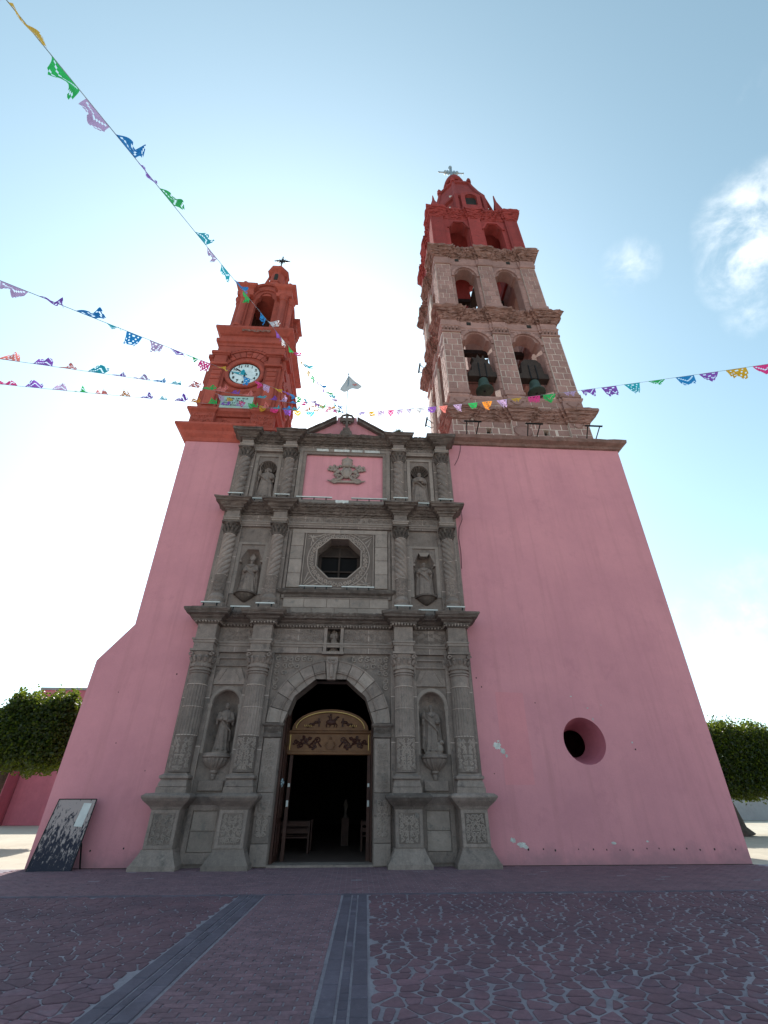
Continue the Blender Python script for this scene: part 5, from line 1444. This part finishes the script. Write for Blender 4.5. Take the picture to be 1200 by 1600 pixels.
m.add(vs, [(j * 6 + i, j * 6 + i + 1, (j + 1) * 6 + i + 1, (j + 1) * 6 + i) for j in range(3) for i in range(5) if (i + j) % 3 != 2])
m.build('red_mark', PAPER['salmon'], fc)

# ------------------------------------------------------------------ doorway
door = empty('church_door', (0, .5, 0), 'open dark wooden church doors inside the arch, under a carved golden wood transom', 'door')
# left leaf, swung inwards against the jamb
lw = MB().box(-1.47, -1.40, .12, 1.35, .06, 4.6); leaf = lw.build('door_leaf', WOOD, door)
for z0, z1 in ((.25, 1.0), (1.15, 2.0), (2.15, 3.0), (3.15, 4.0)):
    for y0, y1 in ((.2, .68), (.78, 1.26)):
        m = MB().cbox(y0, y1, 0, .05, z0, z1, .02); m.v = [(-1.385 + y * .5, x, z) for x, y, z in m.v]; m.build('door_panel', WOOD, leaf)
kn = MB()
for i in range(7): kn.ball((-1.36, .3 + .09 * cos(i * .9), 2.05 + .09 * sin(i * .9)), .04, 8, 6)
kn.ball((-1.34, .3, 2.05), .06); kn.build('knocker', STEEL, leaf, smooth=60)
rl = MB().box(1.41, 1.47, .5, 1.35, .06, 4.6).build('door_leaf', WOOD, door)
YT = .85
fr = MB().box(-1.26, -1.16, YT, YT + .12, .06, 2.86).build('frame_post', WOOD, door)
fr = MB().box(1.30, 1.40, YT, YT + .12, .06, 2.86).build('frame_post', WOOD, door)
for x in (-1.21, 1.35):
    for z in (1.42, 1.95): MB().cbox(x - .035, x + .035, YT - .03, YT + .01, z, z + .17 if z < 1.5 else z + .1, .008).build('latch_plate', WHITE, door)
tw = MB().box(-1.38, 1.42, YT, YT + .14, 2.86, 3.60)
tr_ = tw.build('transom', WOODG, door)
for z, h in ((2.86, .10), (3.50, .08)): MB().cbox(-1.40, 1.44, YT - .07, YT, z, z + h, .02).build('transom_rail', WOODG, tr_)
for x in (-1.30, 1.33): MB().box(x - .012, x + .012, YT - .035, YT, 3.0, 3.46).build('gilt_strip', GILT, tr_)
g = MB()
for s in (-1, 1):
    for k, (cx_, cz_, r_, ph) in enumerate(((.42, 3.30, .10, 0), (.60, 3.16, .11, 2), (.80, 3.28, .10, 4), (.98, 3.15, .09, 1), (1.14, 3.26, .08, 3), (.50, 3.10, .06, 5), (.70, 3.36, .06, 2.5), (.90, 3.38, .05, .6))):
        g.tube([(.04 + s * (cx_ + r_ * cos(ph + t * .75) * (1 - t / 14)), YT - .02, cz_ + r_ * sin(ph + t * .75) * (1 - t / 14)) for t in range(12)], [.022] * 11 + [.035], 5)
        g.ball((.04 + s * (cx_ + .07), YT - .01, cz_ - .07), .04, 7, 5, (1.3, .6, .8))
    g.tube([(.04 + s * .3, YT - .01, 3.1), (.04 + s * .5, YT - .01, 3.34), (.04 + s * .7, YT - .01, 3.12), (.04 + s * .9, YT - .01, 3.33), (.04 + s * 1.1, YT - .01, 3.12)], .03, 6)
g.build('carved_scrollwork', WOODR, tr_, smooth=50)
g = MB().plate([(-.09, 3.02), (.17, 3.02), (.14, 3.14), (.04, 3.42), (-.06, 3.14)], [], front, YT - .03, YT); g.ball((.04, YT - .03, 3.36), .04)
for s in (-1, 1): g.tube([(.04 + s * .09, YT - .02, 3.05), (.04 + s * .18, YT - .02, 3.16), (.04 + s * .12, YT - .02, 3.24)], .022, 5)
g.build('carved_figure', WOODG, tr_, smooth=50)
lun = MB().plate([(-1.28, 3.60), (1.32, 3.60)] + arc(.02, 3.60, 1.30, .02, pi - .02, 22, .66), [[(-1.13, 3.66), (1.17, 3.66)] + arc(.02, 3.66, 1.14, .06, pi - .06, 20, .50)], front, YT - .04, YT + .12)
ln = lun.build('lunette_arch', WOODG, door)
MB().plate([(-1.15, 3.65), (1.19, 3.65)] + arc(.02, 3.66, 1.15, .03, pi - .03, 20, .51), [], front, YT + .02, YT + .06).build('lunette_panel', WOODG, ln)
g = MB().tube([(.02 + 1.16 * cos(t * pi / 20), YT - .05, 3.66 + .52 * sin(t * pi / 20)) for t in range(21)], .014, 5); g.build('gilt_strip', GILT, ln)
# small carved rider and side scrolls
g = MB().ball((.02, YT, 3.86), .10, 10, 8, (1.7, .5, .9)).tube([(.12, YT, 3.90), (.22, YT, 4.0)], [.05, .035], 6).ball((.25, YT, 4.02), .04, sc=(1.4, .7, .8))
for x, f in ((-.1, -.03), (-.04, .04), (.1, .05), (.15, .09)): g.tube([(x, YT, 3.84), (x + f, YT, 3.76), (x + f * .6, YT, 3.69)], [.03, .02, .015], 5)
g.tube([(0, YT, 3.9), (0, YT, 4.04)], [.05, .04], 6).ball((0, YT, 4.09), .035).tube([(-.02, YT, 4.0), (-.10, YT - .02, 4.06)], .018, 5)
g.build('carved_rider', WOODR, ln, smooth=60)
for s in (-1, 1):
    g = MB()
    for k in range(5): g.ball((.02 + s * (.42 + .09 * k), YT, 3.86 - .035 * k + .03 * (k % 2)), .06 - .005 * k, 8, 6, (1.2, .6, .9))
    g.tube([(.02 + s * .4, YT, 3.72), (.02 + s * .42, YT, 3.98)], .03, 6)
    g.build('carved_scrollwork', WOODR, ln, smooth=60)
    g = MB()
    for k in range(4): g.tube([(.02 + s * (.66 + .07 * k), YT - .01, 3.71), (.02 + s * (.68 + .07 * k), YT - .02, 3.77)], .014, 5)
    g.build('gilt_leaf', GILT, ln)
MB().box(-1.5, 1.5, -.14, .62, 0, .062).build('threshold', STONE, door)
MB().box(-4.65, -1.42, .95, 1.05, .06, 6).box(1.44, 4.7, .95, 1.05, .06, 6).build('inner_partition', WOOD, door) if False else None

def pew(x, y, label):
    t = empty('pew', (x, y, .06), label, 'pew', 'wooden pews inside the dark nave')
    MB().box(x - 1.1, x + 1.1, y, y + .38, .48, .53).build('seat', WOOD, t)
    for z in (.62, .82): MB().box(x - 1.1, x + 1.1, y - .05, y - .01, z, z + .13).build('backrest', WOOD, t)
    for s in (-1, 1):
        MB().box(x + s * 1.1 - .03, x + s * 1.1 + .03, y - .08, y + .4, .06, .98).build('end_panel', WOOD, t)
pew(-1.75, 3.2, 'wooden pew just inside the door on the left, nearest to the doorway')
pew(-1.75, 4.3, 'second wooden pew from the doorway, left side of the dark nave')
pew(2.3, 3.9, 'wooden pew in the dark nave at the right side of the doorway')
v_ = MB().lathe([(.09, .98), (.10, 1.0), (.05, 1.1), (.05, 1.25), (.11, 1.4), (.04, 1.62)], .55, 6.5, 12)
lily = empty('pedestal_vase', (.55, 6.5, .06), 'small dim vase on a dark stand deep inside the nave', 'vase')
v_.build('vase', STONE_D, lily, smooth=50); MB().box(.4, .7, 6.35, 6.65, .06, .98).build('stand', WOOD, lily)

# ------------------------------------------------------------------ leaning notice board
nb = empty('notice_board', (-7.1, -.45, 0), 'black notice board with peeling paper and one white sheet, leaning on the left pink wall', 'board')
def lean(u, d, v): return (-7.12 + u, -.60 + v * .22 + d, v)
m = MB()
m.add([lean(u, d, v) for u, v in ((-.56, 0), (.58, 0), (.54, 1.62), (-.50, 1.62)) for d in (0, .04)], [(0, 2, 4, 6), (7, 5, 3, 1), (0, 1, 3, 2), (2, 3, 5, 4), (4, 5, 7, 6), (6, 7, 1, 0)])
m.build('board', BOARDM, nb)
m = MB(); m.add([lean(u, d, v) for u, v in ((.20, .98), (.43, .97), (.46, 1.52), (.24, 1.53)) for d in (-.006, -.002)], [(0, 2, 4, 6), (7, 5, 3, 1), (0, 1, 3, 2), (2, 3, 5, 4), (4, 5, 7, 6), (6, 7, 1, 0)])
m.build('white_sheet', WHITE, nb)
MB().tube([lean(.58, .03, .6), (-6.50, -.18, .0)], .022, 5).tube([lean(-.55, .03, .6), (-7.72, -.18, .0)], .022, 5).build('rear_leg', IRON, nb)
MB().tube([lean(.60, -.005, 0), lean(.56, -.005, 1.62)], .014, 4).tube([lean(-.56, -.005, 0), lean(-.50, -.005, 1.62)], .014, 4).tube([lean(-.50, -.005, 1.62), lean(.56, -.005, 1.62)], .012, 4).build('board_frame', IRON, nb)

# ------------------------------------------------------------------ plaza
ground = MB().box(-140, 160, -130, 240, -.3, -.012).build('plaza_ground', PAVE); ground['kind'] = 'structure'
bed = MB().box(-16, 19, -17, -.0, -.05, .0).build('plaza_pavement', MORT); bed['kind'] = 'structure'
MB().box(-8.0, 12.5, -4.25, -.02, .0, .004).build('mortar_bed', MORT, bed)
def ct(Y): return .0 + (Y + 4.4) * -.0195      # the bands run very slightly askew to the wall
def edge(x, Y): return x + .0195 * (-(Y + 4.4)) * -1
def clip(poly, px, py, nx, ny):
    o = []
    for i in range(len(poly)):
        a, b = poly[i], poly[(i + 1) % len(poly)]
        da = (a[0] - px) * nx + (a[1] - py) * ny; db = (b[0] - px) * nx + (b[1] - py) * ny
        if da <= 0: o.append(a)
        if (da < 0 < db) or (db < 0 < da):
            t = da / (da - db); o.append((a[0] + (b[0] - a[0]) * t, a[1] + (b[1] - a[1]) * t))
    return o
def flagfield(x0, x1, y0, y1, cx, cy, seed):
    q = random.Random(seed)
    nx, ny = round((x1 - x0) / cx), round((y1 - y0) / cy)
    cx, cy = (x1 - x0) / nx, (y1 - y0) / ny
    pts = {}
    for i in range(-1, nx + 1):
        for j in range(-1, ny + 1):
            pts[i, j] = (x0 + (i + .5 + q.uniform(-.47, .47)) * cx, y0 + (j + .5 + q.uniform(-.47, .47)) * cy)
    out = []
    for i in range(nx):
        for j in range(ny):
            p = pts[i, j]
            poly = [(p[0] - cx * 1.5, p[1] - cy * 1.5), (p[0] + cx * 1.5, p[1] - cy * 1.5), (p[0] + cx * 1.5, p[1] + cy * 1.5), (p[0] - cx * 1.5, p[1] + cy * 1.5)]
            gap = q.choice((.012, .014, .017, .022, .030) if seed == 5 else (.007, .009, .012, .016))
            for a in (-2, -1, 0, 1, 2):
                for b in (-2, -1, 0, 1, 2):
                    if (a or b) and (i + a, j + b) in pts:
                        r_ = pts[i + a, j + b]; d = hypot(r_[0] - p[0], r_[1] - p[1])
                        if d < .02: continue
                        ux, uy = (r_[0] - p[0]) / d, (r_[1] - p[1]) / d
                        poly = clip(poly, p[0] + ux * (d / 2 - gap), p[1] + uy * (d / 2 - gap), ux, uy)
            poly = clip(poly, x0 + .012, 0, -1, 0); poly = clip(poly, x1 - .012, 0, 1, 0)
            poly = clip(poly, 0, y0, 0, -1); poly = clip(poly, 0, y1, 0, 1)
            if len(poly) < 3: continue
            # soften the corners
            c2 = []
            for k in range(len(poly)):
                a, b = poly[k], poly[(k + 1) % len(poly)]
                c2 += [(a[0] * .84 + b[0] * .16, a[1] * .84 + b[1] * .16), (a[0] * .16 + b[0] * .84, a[1] * .16 + b[1] * .84)]
            area = abs(sum(c2[k][0] * c2[(k + 1) % len(c2)][1] - c2[(k + 1) % len(c2)][0] * c2[k][1] for k in range(len(c2)))) / 2
            if area < .0012: continue
            out.append((p, c2))
    return out
def stone_slab(m, poly, c, h, tilt=0.0):
    n = len(poly); q = R.uniform(-.002, .003); gx, gy = R.uniform(-tilt, tilt), R.uniform(-tilt, tilt)
    cx = sum(p[0] for p in poly) / n; cy = sum(p[1] for p in poly) / n
    sh = lambda p, k: (cx + (p[0] - cx) * k, cy + (p[1] - cy) * k)
    H = lambda p: h + q + gx * (p[0] - cx) + gy * (p[1] - cy)
    vs = [(p[0], p[1], -.004) for p in poly] + [(p[0], p[1], H(p) - .005) for p in poly] + [(*sh(p, .93), H(p)) for p in poly]
    fs = [(i, (i + 1) % n, n + (i + 1) % n, n + i) for i in range(n)] + [(n + i, n + (i + 1) % n, 2 * n + (i + 1) % n, 2 * n + i) for i in range(n)] + [tuple(range(2 * n, 3 * n))]
    m.add(vs, fs)
def sheared(poly): return [(x - .0195 * (y + 10.4) * -1 if False else x + .0 , y) for x, y in poly]
SK = lambda x, y: (x + .020 * (y + 10.5), y)
cells = flagfield(1.125, 13.2, -11.4, -4.44, .245, .175, 5) + [(p, c) for p, c in flagfield(-9.4, -1.425, -11.4, -4.44, .25, .18, 6)]
cam2 = Vector((CAM.x, CAM.y))
def vis(p):     # rough size in the picture, used only to choose which stones are single objects
    v = Vector(p) - cam2
    d = v.y * cos(YAW) + v.x * sin(YAW); s_ = v.x * cos(YAW) - v.y * sin(YAW)
    return d > 4.5 and abs(s_) < d * .80 * 1.25
cells = [(SK(*p), [SK(*w) for w in c]) for p, c in cells]
near = [k for k in cells if vis(k[0])]
near.sort(key=lambda k: (Vector(k[0]) - cam2).length)
far = near[300:]
for p, c in near[:300]:
    m = MB(); stone_slab(m, c, p, .011, .012); m.build('flagstone', FLAG, bed)
m = MB()
for p, c in far: stone_slab(m, c, p, .010, .01)
m.build('flagstone_field', FLAG, bed)['kind'] = 'stuff'
# bricks between the two bands
bricks = []
y = -11.3; row = 0
while y < -4.4:
    h = .105; x = -.90 - (.11 if row % 2 else 0)
    while x < .60:
        a, b = max(x, -.90), min(x + .215, .60)
        if b - a > .04: bricks.append((a + .006, b - .006, y + .006, y + h - .006))
        x += .222
    y += h; row += 1
def brick(m, a, b, c, d, h=.009):
    j = lambda: R.uniform(-.004, .004)
    pl = [SK(a + j(), c + j()), SK(b + j(), c + j()), SK(b + j(), d + j()), SK(a + j(), d + j())]
    stone_slab(m, pl, None, h, .01)
bricks.sort(key=lambda k: k[2])
for k in bricks[:300]:
    m = MB(); brick(m, *k); m.build('brick', BRICKP, bed)
m = MB()
for k in bricks[300:]: brick(m, *k)
# apron of small pavers in front of the wall
y = -4.30; row = 0
while y < -.05:
    h = .125; x = -8.1 - (.12 if row % 2 else 0)
    while x < 12.6:
        if R.random() < .995: 
            a = x + .006; b = x + .244
            stone_slab(m, [(a, y + .006), (b, y + .006), (b, y + h - .006), (a, y + h - .006)], None, .010, .02)
        x += .25
    y += h; row += 1
m.build('brick_field', BRICKP, bed)['kind'] = 'stuff'
MB().box(-7.9, -5.3, -.13, -.01, .003, .016).box(5.2, 12.66, -.13, -.01, .003, .016).build('dark_foot_strip', YOKE, bed)['kind'] = 'stuff'  # thin dark strip along the foot of the pink walls
# dark slab bands: two rows of slabs with a narrow strip of small setts between
for x0, x1 in ((-1.42, -.92), (.62, 1.12)):
    for a, b in ((x0 + .016, x0 + .182), (x1 - .182, x1 - .016)):
        y = -11.3
        while y < -4.35:
            ln_ = R.uniform(.36, .46); e = min(y + ln_, -4.33)
            if e - y > .06:
                m = MB(); stone_slab(m, [SK(a + .004, y + .004), SK(b - .004, y + .004), SK(b - .004, e - .003), SK(a + .004, e - .003)], None, .013, .004)
                m.build('band_slab', SLABM, bed)
            y = e + .0001 if e > y else -4
    y = -11.3
    while y < -4.35:
        m = MB()
        stone_slab(m, [SK(x0 + .206, y + .004), SK(x1 - .206, y + .004), SK(x1 - .206, min(y + .20, -4.33)), SK(x0 + .206, min(y + .20, -4.33))], None, .009, .01)
        m.build('sett', SLABM, bed); y += .208
x = -8.0
while x < 12.4:      # kerb-like edge course closing the bands
    m = MB(); stone_slab(m, [(x, -4.42), (x + .39, -4.42), (x + .39, -4.31), (x, -4.31)], None, .012, .003); m.build('edge_slab', SLABM, bed); x += .396

# ------------------------------------------------------------------ background buildings
bw = empty('pink_building', (-24, 26, 0), 'plain flat-roofed pink building behind the trimmed tree on the far left', 'building')
MB().box(-26.9, -8.3, 27.0, 40, 0, 9.75).build('wall', PINKBG, bw)
MB().box(-27.0, -8.2, 26.9, 40.1, 9.75, 9.95).build('roof_edge', GREYW, bw)
bl = empty('garden_wall', (-30, 25.9, 0), 'low dark pink wall on the far left below the trimmed tree', 'wall')
MB().box(-25.3, -9, 25.9, 26.4, 0, 5.2).build('wall', PINKBG, bl)
MB().box(-40, -25.35, 24.6, 26.6, 0, 6.2).build('side_pier', PINKBG, bl)
ch = empty('far_chapel', (-38, 48, 0), 'small pale chapel front with scrolled gable and a thin spike, far left edge', 'chapel')
def PJ(u, z): return (u, 48, z)
MB().plate([(-52, 0), (-40.6, 0), (-40.6, 10.2), (-41.2, 10.6), (-41.9, 11.0), (-42.5, 10.5), (-43.4, 9.9), (-44.6, 9.4), (-52, 8.8)], [arch(-42.6, .5, 6.6, 8.4, None, 8)], frame_front(0, 46), 0, 4).build('gable', PALEP, ch)
MB().box(-43.3, -42.0, 47.2, 47.4, 6, 9.2).build('pane', GLASS, ch)
MB().lathe([(.26, 10.9), (.3, 11.05), (.12, 11.2), (.16, 11.4), (.02, 12.3)], -41.85, 46.3, 8).build('spike', PALEP, ch)
rb = empty('grey_building', (34, 34, 0), 'pale grey low building wall seen below the right-hand tree', 'building')
MB().box(24, 60, 33, 45, 0, 4.4).build('wall', GREYW, rb)
MB().box(30.3, 31.7, 32.95, 33.1, 0, 2.4).build('door', PINKBG, rb)
MB().box(23.9, 60.1, 32.9, 45.1, 4.4, 4.6).build('roof_edge', PINKBG, rb)

# ------------------------------------------------------------------ clipped trees
def leaf_mesh(n, box, seed, name, size=.11):
    """leaf cards spread in a shell through a clipped crown with an uneven skin"""
    q = random.Random(seed)
    x0, x1, y0, y1, z0, z1 = box
    vs, fs = [], []
    cx, cy, cz = (x0 + x1) / 2, (y0 + y1) / 2, (z0 + z1) / 2
    lumps = [(q.uniform(x0, x1), q.uniform(y0, y1), q.uniform(z0, z1), q.uniform(.25, .6)) for _ in range(90)]
    for i in range(n):
        while True:
            u, v, w = q.uniform(-1, 1), q.uniform(-1, 1), q.uniform(-1, 1)
            s_ = (abs(u) ** 4 + abs(v) ** 5 + abs(w) ** 4) ** .22
            if .66 < s_ <= 1.0 or (s_ <= .7 and q.random() < .22): break
        px, py, pz = cx + u * (x1 - x0) / 2, cy + v * (y1 - y0) / 2, cz + w * (z1 - z0) / 2
        # pull toward clumps so that twigs stick out and hollows stay
        lx, ly, lz, lr = lumps[q.randrange(90)]
        d = sqrt((px - lx) ** 2 + (py - ly) ** 2 + (pz - lz) ** 2)
        k = .34 if d < 1.3 else .05
        px += (lx - px) * k; py += (ly - py) * k; pz += (lz - pz) * k
        bump = .16 * sin(px * 3.1 + seed) * cos(py * 2.7) + .10 * sin(px * 7.3 + py * 5)
        if w > .5: pz += bump + (q.random() ** 6) * .45
        if w < -.6: pz -= bump * .8 + (q.random() ** 6) * .3
        a, b, c_ = q.uniform(0, 2 * pi), q.uniform(-1, 1), q.uniform(0, 2 * pi)
        d1 = Vector((cos(a) * cos(b), sin(a) * cos(b), sin(b))); d2 = d1.orthogonal(); d2.rotate(Matrix.Rotation(c_, 3, d1)); d2.normalize()
        s1 = size * q.uniform(.7, 1.3); s2 = s1 * .48; p = Vector((px, py, pz)); k = len(vs)
        vs += [p, p + d1 * s1 * .5 + d2 * s2, p + d1 * s1 * 1.1, p + d1 * s1 * .5 - d2 * s2]
        fs.append((k, k + 1, k + 2, k + 3))
    return vs, fs
def tree(loc, box, n, seed, label, lean_=0, tr_=.22):
    t = empty('clipped_tree', loc, label, 'tree')
    vs, fs = leaf_mesh(n, box, seed, 'crown')
    me = bpy.data.meshes.new('crown'); me.from_pydata([tuple(v - Vector(loc)) for v in vs], [], fs); me.materials.append(LEAF)
    o = bpy.data.objects.new('crown', me); C.objects.link(o); o.parent = t; o['kind'] = 'stuff'
    x, y, z = loc
    h = box[4] + .4
    MB().tube([(x, y, 0), (x + lean_ * .1, y, .3), (x + lean_ * .5, y, h * .6), (x + lean_, y, h)], [tr_ * 1.6, tr_ * 1.1, tr_, tr_ * .9], 12).build('trunk', BARK, t, smooth=60)
    m = MB()
    for i in range(7):
        a = i * .9
        m.tube([(x + lean_, y, h - .1), (x + lean_ + .5 * cos(a), y + .5 * sin(a), h + .5), (x + lean_ + 1.5 * cos(a), y + 1.3 * sin(a), h + 1.4)], [tr_ * .5, tr_ * .35, .04], 7)
    m.build('branches', BARK, t, smooth=60)
tree((-15.15, 8.2, 0), (-15.75, -11.7, 6.2, 10.2, 2.75, 5.75), 70000, 3, 'wide clipped ficus tree with a sunlit top, left of the church', .1, .26)
tree((21.5, 12.4, 0), (13.4, 26.8, 10.6, 14.6, 1.65, 5.45), 125000, 8, 'long clipped ficus tree with a sunlit top, right of the church', -.4, .55)
for i, (x, y) in enumerate(((24.9, 13.4), (27.5, 14.5))):
    pp = empty('plant_pot', (x, y, 0), ('round clay pot in the shade by the right-hand tree', 'second clay pot at the right edge beyond the tree')[i], 'pot', 'clay pots beside the right tree')
    MB().lathe([(.2, 0), (.3, .35), (.34, .45), (.3, .46)], x, y, 14).build('pot', REDC, pp, smooth=40)

# ------------------------------------------------------------------ strings of cut-paper flags
def cutflag(w, h, seed):
    """flag hanging from (0,0): grid with punched cells and a scalloped lower edge, in local (u, v)"""
    q = random.Random(seed); nx, ny = 12, 9
    keep = {}
    pat = q.randrange(3)
    for i in range(nx):
        for j in range(ny):
            ii = min(i, nx - 1 - i)
            hole = (1 <= ii and 1 <= j <= ny - 2) and ((pat == 0 and (ii * 2 + j * 3) % 5 == 0) or (pat == 1 and (ii + j) % 3 == 0 and j % 2) or (pat == 2 and (ii * ii + j * 2) % 5 == 1))
            cut = (j == ny - 1 and ii % 3 == 0) or (j >= ny - 2 and ii == 0)
            keep[i, j] = not (hole or cut)
    return nx, ny, keep
COLN = list(PAPER)
ANCHOR = Vector((-.09, -.42, 17.0))
def bunting(start, end, sag, seed, label, cols, fw=.36, fh=.30, gap=.50, wind=(-.3, .9), tmax=.985, irr=False):
    q = random.Random(seed)
    A, B = Vector(start), Vector(end)
    pos = lambda t: A.lerp(B, t) + Vector((0, 0, -sag * 4 * t * (1 - t)))
    N_ = 90; pts = [pos(i / N_) for i in range(N_ + 1)]
    bt = empty('paper_bunting', tuple(A), label, 'bunting', 'strings of cut-paper flags tied to the church front')
    MB().tube(pts, .006, 4).build('cord', STEEL, bt)
    L_ = (B - A).length; t = gap * .3 / L_; i = 0
    side = (B - A).cross(Vector((0, 0, 1))).normalized()
    while t * L_ + fw < L_ * tmax:
        tw = q.uniform(*wind)          # lifted by the wind
        p0, p1 = pos(t), pos(t + fw / L_)
        ax = (p1 - p0).normalized()
        dn = (Vector((0, 0, -1)) * cos(tw * 1.25) + side * sin(tw * 1.25)).normalized()
        nx, ny, keep = cutflag(fw, fh, q.randrange(6))
        col = cols[i % len(cols)] if irr or q.random() < .8 else q.choice(COLN)
        ph = q.uniform(0, 6); amp = q.uniform(.02, .09); crump = q.uniform(.3, 1.0)
        vs = []
        for j in range(ny + 1):
            for k in range(nx + 1):
                u, v = k / nx, j / ny
                w_ = fw * u; 
                p = p0 + ax * (fw * .5 + (w_ - fw * .5) * (1 - (1 - crump) * v)) + dn * (fh * v) + dn.cross(ax) * (amp * sin(u * 7 + ph + v * 3) * v + .3 * tw * fh * v * v * .5) + ax * (.05 * v * sin(ph))
                vs.append(p)
        fs = [(j * (nx + 1) + k, j * (nx + 1) + k + 1, (j + 1) * (nx + 1) + k + 1, (j + 1) * (nx + 1) + k) for j in range(ny) for k in range(nx) if keep[k, j]]
        o = MB().add(vs, fs).build('paper_flag', PAPER[col], bt)
        o['label'] = '%s cut-paper flag' % col
        t += (gap * (q.choice((.80, .86, 1.0, 1.8)) if irr and i < 12 else q.uniform(.86, 1.14))) / L_; i += 1
ALLC = ['yellow', 'green', 'lilac', 'blue', 'purple', 'turquoise', 'green', 'salmon', 'pink', 'turquoise', 'white', 'purple', 'orange']
AN = Vector((-.09, -.42, 17.4))
STR = [((-2.47, -15.16, 7.64), (-.2, -.42, 17.4), .02, 'uppermost string of cut-paper flags, rising steeply from the top left corner', ['yellow', 'green', 'lilac', 'blue', 'purple', 'green', 'turquoise', 'lilac', 'turquoise', 'blue', 'green', 'blue', 'white', 'purple', 'white', 'green', 'pink', 'yellow', 'turquoise'], (.0, .95), .38, .56),
       ((-4.43, -12.35, 7.78), AN, .1, 'second string of cut-paper flags from the top, crossing the clock face', ['yellow', 'purple', 'blue', 'green', 'turquoise', 'lilac', 'purple', 'green', 'pink', 'yellow', 'turquoise', 'blue', 'pink', 'lilac'], (-.1, 1.05), .40, .58),
       ((-7.08, -9.53, 9.44), AN, -.1, 'third string of cut-paper flags from the top, passing the plaque from the left', ['salmon', 'purple', 'salmon', 'turquoise', 'purple', 'lilac', 'blue', 'turquoise', 'salmon', 'green'], (.85, 1.25), .40, .60),
       ((-8.3, -8.1, 10.2), AN, .1, 'lowest string of cut-paper flags on the left side', ['pink', 'purple', 'lilac', 'green', 'salmon', 'turquoise', 'blue', 'turquoise', 'purple', 'yellow'], (.85, 1.25), .36, .58),
       ((11.02, -9.52, 10.54), AN, .25, 'string of cut-paper flags running in from the right across the bell tower foot', ['pink', 'yellow', 'purple', 'blue', 'green', 'turquoise', 'salmon', 'purple', 'lilac', 'green', 'pink', 'yellow', 'lilac', 'turquoise', 'green', 'blue', 'salmon', 'purple', 'white', 'green', 'lilac', 'pink'], (-.35, .3), .42, .60),
       ((-6.75, .05, 18.9), (-.3, -.45, 17.45), .42, 'short string of large-looking paper flags from the clock tower plaque to the pediment', ['lilac', 'green', 'pink', 'green', 'yellow', 'pink', 'purple', 'yellow', 'turquoise', 'white'], (-.3, .25), .40, .58)]
for i, (a, b, sg, lb, cols, wd, fw_, gp_) in enumerate(STR):
    bunting(a, b, sg, 40 + i, lb, cols, fw=fw_, fh=fw_ * .78, gap=gp_, wind=wd, tmax=.97, irr=(i == 0))
print('stones', stone_n[0], 'objects', len(S.objects))
